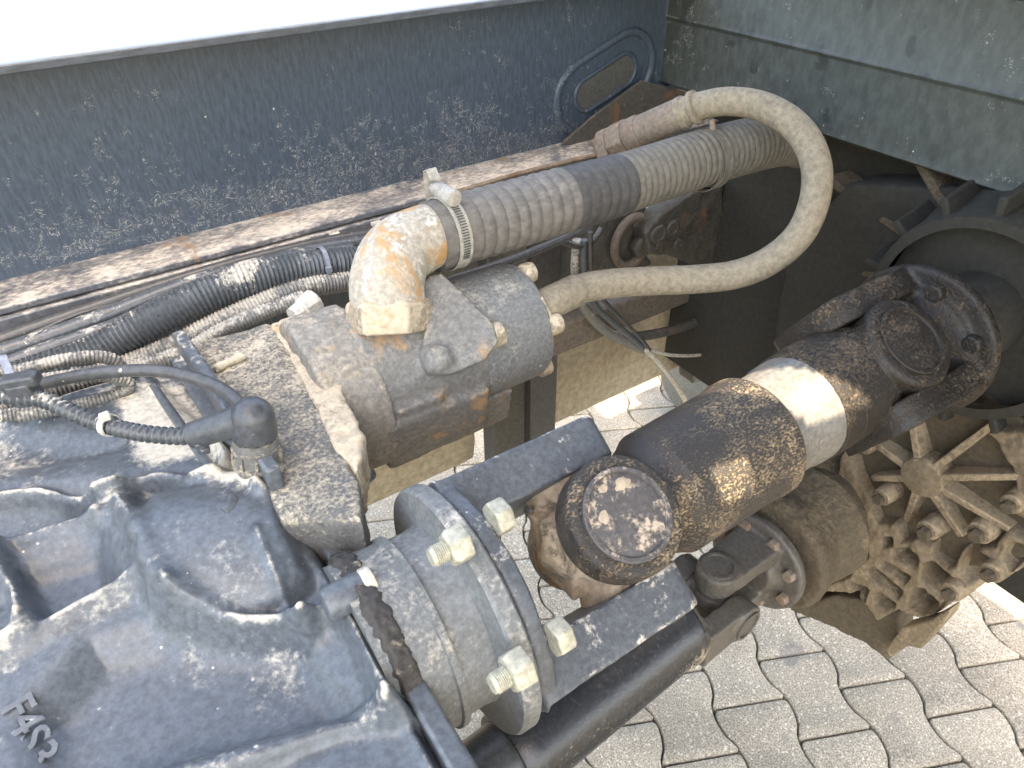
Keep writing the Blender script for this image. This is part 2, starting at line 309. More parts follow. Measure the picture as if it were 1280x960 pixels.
def joint_mat():
    m, nt, b = mat_new('joint_sand'); tc = nt.nodes.new('ShaderNodeNewGeometry')
    a = noise_n(nt, tc.outputs['Position'], 90, 5, .7); g = noise_n(nt, tc.outputs['Position'], 3.5, 3, .6)
    col = mixc(nt, a, (.035, .029, .02), (.15, .125, .085)); col = mixc(nt, sstep(nt, g, .6, .7), col, (.09, .11, .03))
    nt.links.new(col, b.inputs['Base Color']); b.inputs['Roughness'].default_value = 1; return m
MJOINT = joint_mat()

# ------------------------------------------------------------------ paving (world coordinates)
def wobj(name, vs, fs, mat, loc=(0, 0, 0), rz=0, flat=True):
    me = bpy.data.meshes.new(name); me.from_pydata([tuple(v) for v in vs], [], fs); me.validate(); fix_normals(me); me.materials.append(mat)
    o = bpy.data.objects.new(name, me); COL.objects.link(o); o.location = loc; o.rotation_euler = (0, 0, rz); return o
g = wobj('ground', [(-60, -60, -.022), (60, -60, -.022), (60, 60, -.022), (-60, 60, -.022)], [(0, 1, 2, 3)], MJOINT); tag(g, kind='structure')
PW, PL = .16, .20
PO = A(1.125, .488); PX = A(.9221, -.3869); PY = A(-.3869, -.9221)
def wav(Yv): 
    c = math.cos(2*math.pi*(Yv-.12)); return -.0125*math.copysign(abs(c)**.62, c)
def paver_outline(gap=.0022, k=12):
    L = [(wav(j/k)+gap, (j/k)*PL+(gap if j == 0 else -gap if j == k else 0)) for j in range(k+1)]
    R = [(PW-gap+wav(j/k-.5), (j/k)*PL+(gap if j == 0 else -gap if j == k else 0)) for j in range(k+1)]
    for s_ in (L, R):
        sg = 1 if s_ is L else -1
        s_[0] = (s_[0][0]+sg*.005, s_[0][1]); s_[-1] = (s_[-1][0]+sg*.005, s_[-1][1])
        s_.insert(1, (s_[0][0]-sg*.0045, gap+.005)); s_.insert(-1, (s_[-1][0]-sg*.0045, PL-gap-.005))
    return L+R[::-1]
def paver_mesh():
    o = paver_outline(); c = np.mean(o, axis=0); k = len(o); vs = []
    for (ins, z) in ((0, -.03), (0, -.006), (.0015, -.002), (.005, 0)):
        for p in o:
            d = np.array(p)-c; q = c+d*(1-ins/np.linalg.norm(d)); vs.append((q[0], q[1], z))
    fs = [(j*k+i, j*k+(i+1) % k, (j+1)*k+(i+1) % k, (j+1)*k+i) for j in range(3) for i in range(k)]+[tuple(3*k+i for i in range(k))]
    return vs, fs
pvs, pfs = paver_mesh()
rzp = math.atan2(PX[1], PX[0])
# local frame: x along PX, y along PY (PY is -90 deg from PX, so mirror y)
pvs = [(a, -b, c) for a, b, c in pvs]
pm = bpy.data.meshes.new('paver'); pm.from_pydata(pvs, [], pfs); pm.validate(); fix_normals(pm); pm.materials.append(MPAVE)
pm.shade_smooth(); pm.set_sharp_from_angle(angle=math.radians(50))
def seen(p):
    c = M.T@(np.array([p[0], p[1], 0])-CAM)
    if c[2] < .1: return None
    return 640+F*c[0]/c[2], 480+F*c[1]/c[2], c[2]
cells = []; far = []
for i in range(-34, 40):
    for j in range(-48, 14):
        y = j+(i % 2)*.5
        c = PO+PX*(i+.5)*PW+PY*(y+.5)*PL
        s = seen(c)
        if s is None or not (-150 < s[0] < 1430 and -150 < s[1] < 1110): continue
        vis = (s[0] > 560 and s[1] > 640) or (400 < s[0] < 950 and 380 < s[1] < 740) or (s[0] > 1080 and s[1] > 560)
        (cells if vis else far).append((s[2], i, y))
cells.sort(); far += cells[290:]; cells = cells[:290]
for k, (d, i, y) in enumerate(cells):
    o = bpy.data.objects.new('paving_stone', pm); COL.objects.link(o); o.parent = g
    c = PO+PX*i*PW+PY*y*PL; o.location = (c[0], c[1], random.uniform(-.0012, .0012)); o.rotation_euler = (random.uniform(-.006, .006), random.uniform(-.006, .006), rzp)
vs, fs = [], []
cr, sr = math.cos(rzp), math.sin(rzp)
for (d, i, y) in far:
    c = PO+PX*i*PW+PY*y*PL; o0 = len(vs)
    vs += [(c[0]+a*cr-b*sr, c[1]+a*sr+b*cr, z) for a, b, z in pvs]; fs += [tuple(q+o0 for q in f) for f in pfs]
o = wobj('paving_stone_field', vs, fs, MPAVE); o.parent = g; o['kind'] = 'stuff'
# far yard: rows of plain concrete slabs beyond the rail
vs = []; fs = []
for r in range(14):
    for k in range(46):
        x0 = -5+k*.42+(r % 2)*.2; y0 = 8.2+r*.42
        t = MB().bb(x0, x0+.412, y0, y0+.412, -.02, .004+.002*((k*7+r) % 3)); vs_, fs_ = t.v, t.f; o0 = len(vs)
        vs += vs_; fs += [tuple(q+o0 for q in f) for f in fs_]
o = wobj('slab_field', vs, fs, MPAVE); o.parent = g; o['kind'] = 'stuff'

# ------------------------------------------------------------------ frame rail
YF, YW, ZT, ZB = .88, .95, -.173, -.445
X0, X1 = -.9, .934
t = thing('frame_rail', (0, YW, ZB), 'blue black painted steel chassis rail, sky sheen put in its colour, running along the top left, dirt along its lower flange', 'chassis rail')
obj('web', MB().bb(X0, X1+.4, YW, YW+.008, ZB+.008, ZT-.01), MT['rail'], t, bevel=.001)
obj('top_flange', MB().bb(X0, X1-.003, YF, YW+.008, ZT-.009, ZT), MT['topflange'], t, bevel=.0015, label='bright dusty top flange edge')
obj('bottom_flange', MB().bb(X0, X1+.2, YF, YW+.008, ZB+.025, ZB+.034), MT['flange'], t, bevel=.002, label='dirt covered lower flange')
obj('lower_plate', MB().bb(X0, X1+.2, YF-.004, YW+.008, ZB+.004, ZB+.0225), MT['flange'], t, bevel=.002, label='rust streaked plate under the flange')
# pressed oval around the slot near the corner
def oval_ring(cx, cz, L, r, w, ang, y, depth, mbx=None, k=14):
    ca, sa = math.cos(ang), math.sin(ang); path = []
    for s in range(2*k+2):
        if s <= k: a = -math.pi/2+math.pi*s/k; c = L/2
        else: a = math.pi/2+math.pi*(s-k-1)/k; c = -L/2
        px, pz = c+r*math.cos(a), r*math.sin(a); path.append(A(cx+px*ca-pz*sa, y, cz+px*sa+pz*ca))
    path.append(path[0]); return path
ctr = ony(757, 103, YW)
q0 = ony(728, 118, YW); q1 = ony(788, 78, YW); ang = math.atan2(q1[2]-q0[2], q1[0]-q0[0])
LL = np.linalg.norm(q1-q0)
obj('pressed_rim', MB().tube(oval_ring(ctr[0], ctr[2], LL*.9, .055, .01, ang, YW+.002, .01), .0075, n=10, caps=False, step=.004), MT['rail'], t, label='raised oval rim pressed in the web')
ri = MB().tube(oval_ring(ctr[0], ctr[2], LL*.75, .026, .01, ang, YW, .01), .004, n=10, caps=False, step=.004)
obj('slot_rim', ri, MT['rail'], t)
pl = oval_ring(ctr[0], ctr[2], LL*.75, .025, .01, ang, YW-.0006, .01)[:-1]
obj('slot', MB().prism(pl, (0, -.0006, 0)), MT['under'], t, label='dark oval slot in the web')
# gusset at the corner behind the hose fitting
gp = [ony(a, b, YW-.012) for a, b in ((700, 178), (745, 140), (800, 100), (850, 112), (905, 128), (905, 175), (760, 192))]
gs = thing('corner_gusset', gp[0], 'dusty brown gusset plate in the corner between blue rail and grey panel', 'gusset')
obj('plate', MB().prism(gp, (0, -.006, 0)), MT['bracket'], gs, bevel=.001)
for a, b in ((780, 131), (803, 123)):
    c = ony(a, b, YW-.019); obj('rivet', MB().cyl(c, c-A(0, .002, 0), .004, .0035, n=12), MT['under'], gs)
# second frame lip (pipe) running under the rail to the corner
# ------------------------------------------------------------------ cross panel and added shade deck above
xp = .934
def pan(y, z): return A(xp, y, z)
t = thing('cross_panel', (xp, .1, -.345), 'grey green weathered steel cross panel closing off the upper right', 'panel')
prof = [(-.150, .0), (-.238, .0), (-.244, -.004), (-.249, .0), (-.336, .0), (-.345, -.003), (-.348, .002), (-.348, .03), (-.343, .03), (-.340, .006), (-.15, .006)]
poly = [A(xp+dx, 1.0, z) for z, dx in prof]
obj('face', MB().prism(poly, (0, -1.9, 0)), MT['panel'], t, bevel=.0012)
obj('top_lip', MB().bb(xp-.002, xp+.03, -.9, 1.0, -.1495, -.145), MT['topflange'], t, bevel=.001)
# rail end inner corner stiffener (dark area, x near panel)
deck = thing('shade_deck', (xp, -.9, -.14), 'broad deck added above the grey panel to shade the gearbox', 'shade slab')  # guessed deck, added and sized to shade the gearbox and paving
obj('deck_plate', MB().bb(xp+.032, 1.72, -1.0, .76, -.165, -.135), MT['under'], deck, bevel=.003)

# ------------------------------------------------------------------ gearbox (dark, under the panel)
XG = .86
t = thing('gearbox', onx(1150, 820, XG), 'mud covered cast gearbox housing with ribs in the shade at the lower right', 'gearbox')
def gx(a, b, x=XG): return onx(a, b, x)
axc = A(0, .314, -.476)                                  # main shaft axis (y,z)
def axp(x): return A(x, axc[1], axc[2])
# bell around the output flange
mb = MB()
mb.lathe(axp(.86), (1, 0, 0), [(0, .114), (0, .127), (.01, .130), (.05, .135), (.09, .145), (.12, .165), (.3, .165), (.3, .0)], 64, caps=False)
mb.lathe(axp(.89), (1, 0, 0), [(0, .0), (0, .12), (.02, .12)], 64, caps=False)
mb.lathe(axp(.775), (1, 0, 0), [(0, .05), (.15, .055)], 40)
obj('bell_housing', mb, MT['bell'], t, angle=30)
for k in range(14):
    an = 2*math.pi*k/14+.2; d = A(0, math.cos(an), math.sin(an)); s_ = np.cross(d, (1, 0, 0))
    obj('bell_rib', MB().bar(axp(.972)+d*.140, axp(.985)+d*.30, s_*.006, A(.026, 0, 0)), MT['gear'], t, bevel=.003)
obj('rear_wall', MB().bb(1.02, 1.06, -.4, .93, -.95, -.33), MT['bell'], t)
# back plate behind everything
for k in range(14):
    an = 2*math.pi*k/14+.1; d = A(0, math.cos(an), math.sin(an)); s_ = np.cross(d, (1, 0, 0))
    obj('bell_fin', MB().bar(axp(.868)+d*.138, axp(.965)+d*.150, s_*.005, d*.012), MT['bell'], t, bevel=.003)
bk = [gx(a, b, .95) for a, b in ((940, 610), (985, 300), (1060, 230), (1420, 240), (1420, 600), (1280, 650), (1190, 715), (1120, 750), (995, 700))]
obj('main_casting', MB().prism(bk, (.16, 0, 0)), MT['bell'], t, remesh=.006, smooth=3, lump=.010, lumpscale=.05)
# disc cover with hub and radial ribs
hub = gx(1152, 597)
rc = .150
mb = MB().lathe(hub+A(.03, 0, 0), (1, 0, 0), [(0, rc-.004), (.004, rc), (.04, rc)], 48)
obj('round_cover', mb, MT['gear'], t, angle=30)
obj('hub', MB().rcyl(hub+A(-.004, 0, 0), hub+A(.04, 0, 0), .030, .005, 28), MT['gearrib'], t)
ends = [(1128, 505), (1228, 540), (1262, 601), (1243, 660), (1190, 668), (1128, 650), (1090, 602), (1075, 550)]
for a, b in ends:
    e = gx(a, b); d = norm(e-hub); s_ = np.cross(d, (1, 0, 0)); e2 = hub+d*min(np.linalg.norm(e-hub)*1.12, rc-.006)
    obj('radial_rib', MB().prism([hub+d*.026+s_*.0055+A(.0, 0, 0), hub+d*.026-s_*.0055, e2-s_*.0045+A(.012, 0, 0), e2+s_*.0045+A(.012, 0, 0)], (.034, 0, 0)), MT['gearrib'], t, bevel=.002)
for a, b, r in ((1157, 665, .0125), (1222, 668, .013), (1100, 623, .011), (1058, 636, .009), (1192, 750-25, .0), (1237, 718, .012), (1187, 742, .012), (1262, 632, .011), (1078, 560, .010)):
    if r == 0: continue
    c = gx(a, b, XG-.006); bo = obj('boss', MB().lathe(c+A(.07, 0, 0), (-1, 0, 0), [(0, r*1.5), (.055, r*1.3), (.066, r*1.2), (.068, r*1.0)], 20), MT['gearrib'], t)
    obj('bolt', MB().hexnut(c, (-1, 0, 0), r*.80, .009), MT['gear'], t)
# sump web of ribs: nodes (pixels) joined by cast walls, pockets between them
pockets = [[(600,600),(680,595),(740,650),(715,705),(590,640)], [(520,680),(560,655),(690,750),(660,785)], [(450,720),(500,690),(655,820),(625,860)], [(500,830),(540,820),(620,880),(590,950),(500,880)],
 [(800,560),(880,530),(955,580),(920,690),(880,700),(790,640)], [(750,670),(790,665),(940,770),(890,850),(850,860),(740,750)], [(700,790),(760,800),(840,880),(800,930),(740,930),(670,890)],
 [(960,600),(1010,600),(1140,690),(1060,780),(990,790),(930,730)], [(1190,560),(1270,610),(1260,690),(1200,710),(1140,650)], [(1130,450),(1200,420),(1290,480),(1290,580),(1150,500)],
 [(620,470),(700,450),(770,480),(740,550),(640,570)], [(535,540),(600,545),(605,590),(545,600)], [(395,590),(480,605),(485,650),(430,660),(380,630)], [(340,470),(400,460),(470,500),(280,590)],
 [(370,690),(405,720),(380,750),(250,790)], [(365,760),(485,800),(460,880),(400,830)], [(490,400),(560,380),(630,400),(600,480),(520,470)], [(960,505),(1130,515),(1120,600),(1010,590)]]
ga, gb = 290, 250
c4 = np.array([gx(a, b)[1:] for a, b in ((960, 540), (1330, 540), (960, 830), (1330, 830))]); ylo, yhi = c4[:, 0].min(), c4[:, 0].max(); zlo, zhi = c4[:, 1].min(), c4[:, 1].max()
gy = np.linspace(ylo, yhi, ga); gz = np.linspace(zlo, zhi, gb); GY, GZ = np.meshgrid(gy, gz, indexing='ij')
def pmask(px, soft):
    pts = [gx(a, b)[1:] for a, b in px]; n_ = len(pts); ins = np.zeros(GY.shape, bool); D = np.full(GY.shape, 9.); j_ = n_-1
    for i_ in range(n_):
        (xi, yi), (xj, yj) = pts[i_], pts[j_]; ins ^= ((yi > GZ) != (yj > GZ)) & (GY < (xj-xi)*(GZ-yi)/(yj-yi+1e-12)+xi)
        d0, d1_ = xj-xi, yj-yi; t_ = np.clip(((GY-xi)*d0+(GZ-yi)*d1_)/(d0*d0+d1_*d1_), 0, 1); D = np.minimum(D, np.hypot(GY-xi-t_*d0, GZ-yi-t_*d1_)); j_ = i_
    return np.where(ins, D, -D)
outer = [(985, 764), (990, 700), (1030, 640), (1045, 575), (1060, 545), (1330, 540), (1330, 660), (1300, 690), (1272, 705), (1266, 722), (1240, 728), (1226, 722), (1206, 740), (1196, 752), (1178, 752), (1162, 776), (1140, 778), (1118, 768), (1092, 782), (1060, 748), (1030, 744)]
DO = pmask(outer, 0)
dep = .010*np.ones(GY.shape)
for k_, po in enumerate(pockets):
    D_ = pmask([(960+a/4, 540+b/4) for a, b in po], 0); inn = np.clip((D_-.0002)/.0075, 0, 1)
    dep += (.052+.010*(k_ % 3))*(inn*inn*(3-2*inn))**.8
hb = np.hypot(GY-hub[1], GZ-hub[2]); disc = np.clip((.118-hb)/.010, 0, 1); dep = np.maximum(dep, .042*disc)
lz = np.array([[mnoise.noise(Vector((a*38, b*38, 5)))*.006+mnoise.noise(Vector((a*130, b*130, 2)))*.0025 for b in gz] for a in gy]); dep += lz
dep += .11*np.clip((-DO+.001)/.005, 0, 1)
for _ in range(1):
    Hp = np.pad(dep, 1, mode='edge'); dep = (Hp[:-2, 1:-1]+Hp[2:, 1:-1]+Hp[1:-1, :-2]+Hp[1:-1, 2:]+2*Hp[1:-1, 1:-1])/6
keep = DO > -.007
vs = [(XG+dep[a, b], gy[a], gz[b]) for a in range(ga) for b in range(gb)]
fs = [(a*gb+b, (a+1)*gb+b, (a+1)*gb+b+1, a*gb+b+1) for a in range(ga-1) for b in range(gb-1) if keep[a, b]]
obj('pocketed_casting', MB().add(vs, fs), MT['gearrib'], t, angle=80, label='casting face with rounded pockets between ribs')
sf = [gx(a, b, XG+.03) for a, b in ((985, 762), (1040, 745), (1098, 752), (1120, 772), (1122, 800), (1110, 826), (1082, 806), (1040, 785))]
obj('sump_skirt', MB().prism(sf, (.05, 0, 0)), MT['gear'], t, remesh=.004, smooth=2, lump=.006, lumpscale=.02, label='brown mud coated lower skirt')
sf2 = [gx(a, b, XG-.0) for a, b in ((1112, 822), (1106, 812), (1128, 785), (1165, 775), (1187, 762), (1185, 772), (1150, 812), (1135, 808))]
obj('drain_lug', MB().prism(sf2, (.03, 0, 0)), MT['gearrib'], t, bevel=.003)
# lower output housing
A2 = P(618, 956, .74); B2 = P(950, 697, .97); d2 = norm(B2-A2)
cen2 = B2
mb = MB().lathe(B2+d2*.012, d2, [(0, .070), (0, .082), (.012, .086), (.03, .082), (.05, .078), (.10, .090), (.15, .06)], 48)
obj('output_housing', mb, MT['gear'], t, remesh=.003, smooth=2, lump=.007, lumpscale=.03, label='dusty round output housing')
sb = gx(1010, 600, .88)
obj('side_lobe', MB().tube([gx(1000, 660, .80), gx(1030, 620, .88), gx(1050, 560, .95)], lambda s, L: .040+.02*s/L, n=24), MT['gear'], t)

# ------------------------------------------------------------------ main driveshaft
e2v = norm(A(0, -.5405, .8413)); e1v = np.cross(A(1, 0, 0), e2v); ax = A(1, 0, 0)
def yoke_arm(mb, J, a, e, r, o0, o1, back, wb, sq=1.):
    w_ = np.cross(a, e); pts = []
    for i in range(13):
        an = -math.pi/2+math.pi*i/12; ca_ = abs(math.cos(an))**sq; sa_ = math.copysign(abs(math.sin(an))**sq, math.sin(an))
        pts.append(J+a*(r*ca_)+w_*(r*sa_)+e*o0)
    pts += [J-a*back+w_*wb+e*o0, J-a*back-w_*wb+e*o0]
    mb.prism(pts, e*(o1-o0)); return mb
def flange_yoke(name, t, O, a, e, J, R, mat, thick=.013, bolts=None, r=.042, o0=.050, o1=.090):
    mb = MB().lathe(O, a, [(0, R-.002), (.002, R), (thick, R), (thick+.002, R-.003)], 48)
    mb.lathe(O+a*thick*.5, a, [(0, R*.80), (thick*.5+.010, R*.74), (thick*.5+.018, R*.5)], 40)
    L = np.linalg.norm(J-O)
    for s in (-1, 1):
        yoke_arm(mb, J, a, e*s, r, o0, o1, L-thick*.3, R*.52, .55)
        yoke_arm(mb, O+a*.022, a, e*s, .008, .03, o1+.004, .02, R*.5)
    return obj(name, mb, mat, t, remesh=.0026, smooth=4, lump=.0015, lumpscale=.02)
J1 = A(.285, .310, -.4825); O1 = A(.160, .310, -.4825); Jf = axp(.672)-e1v*.008; Of = axp(.775)-e1v*.008
t = thing('main_driveshaft', J1, 'upper driveshaft, black and caked in dirt, with pale bearing cap facing the viewer', 'driveshaft')
fy = flange_yoke('flange_yoke', t, O1, ax, e1v, J1, .096, MT['yoke'])
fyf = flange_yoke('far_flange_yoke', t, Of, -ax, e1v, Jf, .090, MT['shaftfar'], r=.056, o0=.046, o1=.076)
# tube yokes
def tube_yoke(name, J, a, e, mat, rt, L, solid=False):
    mb = MB()
    for s in (-1, 1):
        mb.tube([J+e*s*.034, J+a*.03+e*s*.032, J+a*.075+e*s*.022], .030, n=24)
        mb.rcyl(J+e*s*.034, J+e*s*.0670, .0505 if s > 0 else .041, .005, 36)
    mb.lathe(J+a*.048, a, [(0, .036), (.010, .050), (.030, rt), (L, rt)], 40)
    if solid: mb.lathe(J-a*.034, a, [(0, .040), (.012, .050), (.04, .056), (.09, rt)], 40)
    return obj(name, mb, mat, t, remesh=.0024, smooth=5 if solid else 3, lump=.0012, lumpscale=.015)
ax1 = norm(Jf-J1)
ty = tube_yoke('tube_yoke', J1, ax1, e2v, MT['shaft'], .060, .09)
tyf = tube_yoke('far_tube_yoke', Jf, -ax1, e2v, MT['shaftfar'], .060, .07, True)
for nm, J, mt_, yk in (('bearing_cap', J1, MT['cap'], ty), ('bearing_cap', Jf, MT['shaftfar'], tyf)):
    obj(nm, MB().lathe(J+e2v*.062, e2v, [(0, .0385), (.0072, .0385), (.0080, .0375), (.0078, .0345), (.0052, .0335), (.0058, .031), (.0064, .012), (.0064, .001)], 48), mt_, yk, angle=25)
def spider(J, e, a2, mat, s=1):
    mb = MB().sphere(J, .036*s)
    for v in (e, -e, a2, -a2): mb.lathe(J, v, [(.0, .030*s), (.03*s, .028*s), (.034*s, .033*s), (.046*s, .033*s), (.048*s, .028*s), (.058*s, .026*s)], 28)
    return mb
obj('cross', spider(J1, e1v, e2v, MT['cross'], 1.15).sphere(J1-ax*.010, .044, sc=(1, 1, 1)).box(J1-ax*.012, (.07, .058, .058), [ax, norm(e1v+e2v), norm(e1v-e2v)]).cyl(J1-e2v*.05, J1-e2v*.02, .036), MT['cross'], t, remesh=.0026, smooth=4, lump=.010, lumpscale=.022, label='dirt caked universal joint cross')
obj('far_cross', spider(Jf, e1v, e2v, MT['cross']), MT['shaftfar'], t, angle=40)
Ls = np.linalg.norm(Jf-J1)
def sh(x): return (x-J1[0])/ax1[0]
mb = MB().lathe(J1, ax1, [(sh(.35), .052), (sh(.362), .0600), (sh(.468), .0612), (sh(.473), .0632), (sh(.486), .0632), (sh(.490), .0605), (sh(.494), .054)], 64)
obj('near_tube', mb, MT['shaft'], t, angle=30, remesh=0)
mb = MB().lathe(J1, ax1, [(sh(.488), .0545), (sh(.532), .0550), (sh(.536), .0572), (sh(.572), .0582), (sh(.576), .055)], 64)
obj('sliding_sleeve', mb, MT['sleeve'], t, angle=30, label='smooth bright bare sleeve in the sun')
mb = MB().lathe(J1, ax1, [(sh(.57), .054), (sh(.580), .058), (sh(.584), .0605), (sh(.64), .0610)], 64)
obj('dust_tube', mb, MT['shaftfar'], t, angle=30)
# far flange bolts
for an in (62, 118, 242, 298):
    d = math.cos(math.radians(an))*e1v+math.sin(math.radians(an))*e2v
    c = Of+d*.070-ax*.016; obj('far_bolt', MB().hexnut(c, -ax, .0105, .010), MT['shaftfar'], t, bevel=.001)
# pale bolt heads on the near yoke side
for a, b in ((632, 642), (706, 790)):
    c = onx(a, b, .186); c0 = A(.174, c[1], c[2]); hb = obj('bolt_head', MB().hexnut(c0, ax, .0135, .014), MT['nut'], t, bevel=.001)

# ------------------------------------------------------------------ transfer case output
XE = .075
t = thing('output_flange', (.1, .31, -.4825), 'round grey output flange with its rough neck, bolted up to the near yoke', 'flange')
mb = MB().lathe(A(.1585, .310, -.4825), -ax, [(0, .100), (.002, .102), (.012, .102), (.015, .100), (.0155, .080), (.017, .073), (.026, .0715), (.050, .0720)], 72)
obj('flange_disc', mb, MT['fl1'], t, angle=28)
mb = MB().lathe(A(.116, .310, -.4825), -ax, [(0, .068), (.001, .0765), (.006, .0765), (.007, .0740), (.010, .0735), (.030, .0745), (.034, .0735), (.048, .0735)], 72)
obj('neck', mb, MT['neck'], t, angle=35, label='neck with crusted grey dirt')
obj('dirt_collar', MB().lathe(A(.0905, .310, -.4825), -ax, [(0, .0720), (.003, .0765), (.014, .0780), (.018, .072)], 72), MT['boot'], t, remesh=.0018, lump=.007, lumpscale=.006, label='black collar of caked dirt')
for a, b, r in ((569, 682, .0135), (645, 838, .0140)):
    c = onx(a, b, .137); c[0] = .1455
    nu = obj('nut', MB().hexnut(c, -ax, r, .015), MT['nut'], t, bevel=.0010)
    mb = MB(); L0 = []
    for k in range(9): L0 += [(.013+k*.0014, .0072), (.0137+k*.0014, .0065)]
    obj('stud', mb.lathe(c, -ax, [(0, .0072)]+L0+[(.027, .0058)], 20), MT['nut'], nu, angle=60)

# ------------------------------------------------------------------ transfer case casting: relief over a base sheet
Z0 = -.445
gxn, gyn = 300, 330
xs = np.linspace(-.42, XE, gxn); ys = np.linspace(.06, .70, gyn)
XX, YY = np.meshgrid(xs, ys, indexing='ij'); H = np.zeros_like(XX)
def zpt(a, b): return onz(a, b, Z0)[:2]
def pdist(pts):
    D = np.full(XX.shape, 9.); Tm = np.zeros(XX.shape); n_ = len(pts)-1
    for i in range(n_):
        p, q = np.array(pts[i]), np.array(pts[i+1]); d = q-p; L = d@d
        tt = np.clip(((XX-p[0])*d[0]+(YY-p[1])*d[1])/L, 0, 1); dd = np.hypot(XX-p[0]-tt*d[0], YY-p[1]-tt*d[1])
        m_ = dd < D; D[m_] = dd[m_]; Tm[m_] = (i+tt[m_])/n_
    return D, Tm
def ridge(px, wd, h, h1=None, sharp=2., flat=0):
    pts = [p[:2] for p in spline([np.append(zpt(a, b), 0) for a, b in px], .008)]; D, tt = pdist(pts)
    hh = h if h1 is None else h+(h1-h)*tt
    return hh*np.exp(-(np.clip(D-flat, 0, None)/wd)**sharp)
def inside(px, soft):
    pts = [zpt(a, b) for a, b in px]; n_ = len(pts); ins = np.zeros(XX.shape, bool); j = n_-1
    for i in range(n_):
        xi, yi = pts[i]; xj, yj = pts[j]
        c = ((yi > YY) != (yj > YY)) & (XX < (xj-xi)*(YY-yi)/(yj-yi+1e-12)+xi); ins ^= c; j = i
    D, _ = pdist(pts+[pts[0]]); D = np.where(ins, D, -D); return 1/(1+np.exp(-D/soft))
# large shapes
H += .012*np.exp(-(((XX+.02)/.2)**2+((YY-.47)/.10)**2))
H -= .018*inside([(25, 722), (130, 695), (150, 745), (60, 795), (10, 760)], .0035)         # pocket left
D_, tt_ = pdist([zpt(a, b) for a, b in ((215, 705), (330, 690))]); H += .032*np.sqrt(np.clip(1-(D_/.062)**2, 0, 1))*inside([(190, 640), (250, 622), (300, 616), (352, 650), (395, 745), (375, 784), (300, 782), (225, 768), (200, 720)], .003)
H -= .020*inside([(120, 815), (200, 797), (380, 806), (442, 878), (446, 900), (300, 930), (160, 975), (60, 990), (40, 900)], .005)    # lower plate
H += .014*inside([(-60, 500), (180, 480), (340, 645), (300, 640), (200, 618), (120, 622), (-60, 640)], .004)                # far dusty shelf
H -= .020*inside([(-60, 540), (20, 545), (150, 572), (60, 590), (-60, 602)], .006)
H -= .014*inside([(-60, 655), (100, 645), (130, 655), (20, 690), (-60, 705)], .005)
H += ridge([(165, 660), (185, 690), (200, 740), (222, 768), (300, 788), (370, 788), (385, 792)], .0080, .017, .018)
H += ridge([(148, 640), (158, 665), (172, 700)], .010, .015, .012, flat=.007)
H += ridge([(182, 715), (200, 745), (222, 768)], .011, .010)
H += ridge([(385, 792), (400, 782), (425, 780), (445, 800), (462, 835), (480, 870), (488, 895)], .0060, .020)
H += ridge([(-30, 640), (60, 632), (90, 638), (140, 640), (200, 622), (260, 632), (283, 628), (294, 610), (288, 590), (262, 562)], .0048, .015)
H += ridge([(-40, 700), (40, 688), (130, 668)], .008, .016)
H += ridge([(-60, 850), (50, 800), (130, 760), (170, 745)], .009, .016)
H += ridge([(-5, 690), (10, 715), (45, 790)], .0065, .026)
H += ridge([(170, 985), (300, 955), (420, 905), (520, 890)], .006, .016, .014, flat=.003, sharp=3)
H += ridge([(340, 648), (352, 652), (420, 740), (545, 950)], .005, .006, flat=.003)
H += ridge([(187, 482), (262, 560), (345, 650)], .005, .006, flat=.003)
H += ridge([(335, 705), (352, 742), (372, 790)], .004, .006)
for _ in range(2):
    Hp = np.pad(H, 1, mode='edge'); H = (Hp[:-2, 1:-1]+Hp[2:, 1:-1]+Hp[1:-1, :-2]+Hp[1:-1, 2:]+2*Hp[1:-1, 1:-1])/6
lum = np.array([[mnoise.noise(Vector((x*14, y*14, 3)))*.0025+mnoise.noise(Vector((x*60, y*60, 9)))*.0006 for y in ys] for x in xs]); H += lum
# fall away towards the bolting edge and far side
edge = 1/(1+np.exp(-(XE-.004-XX)/.0016)); H = H-(1-edge)*.02
vs = [(x, y, Z0+H[i, j]) for i, x in enumerate(xs) for j, y in enumerate(ys)]; fs = []
def cut(x, y): return False
farlim = zpt(0, 522)[1]
for i in range(gxn-1):
    for j in range(gyn-1): fs.append((i*gyn+j, (i+1)*gyn+j, (i+1)*gyn+j+1, i*gyn+j+1))
# skirts
nb = len(vs)
bd = [(i, 0) for i in range(gxn)]+[(gxn-1, j) for j in range(1, gyn)]+[(i, gyn-1) for i in range(gxn-2, -1, -1)]+[(0, j) for j in range(gyn-2, 0, -1)]
for (i, j) in bd: vs.append((xs[i], ys[j], Z0-.24))
for k, (i, j) in enumerate(bd):
    i2, j2 = bd[(k+1) % len(bd)]; fs.append((i*gyn+j, i2*gyn+j2, nb+(k+1) % len(bd), nb+k))
fs.append(tuple(nb+k for k in range(len(bd))))
mb = MB(); mb.v = [np.array(v) for v in vs]; mb.f = fs
def height(a, b):
    p = zpt(a, b); i = int(np.clip(np.searchsorted(xs, p[0]), 0, gxn-1)); j = int(np.clip(np.searchsorted(ys, p[1]), 0, gyn-1)); return Z0+H[i, j]
t = thing('transfer_case', (-.1, .35, Z0-.24), 'large blue grey cast transfer case with ribs and dust filling the lower left corner', 'transfer case')
hs = obj('housing', mb, MT['case'], t, angle=70)
cov = inside([(150, 500), (225, 480), (357, 650), (300, 642), (262, 632), (285, 615), (270, 590), (200, 600), (165, 560)], .004)
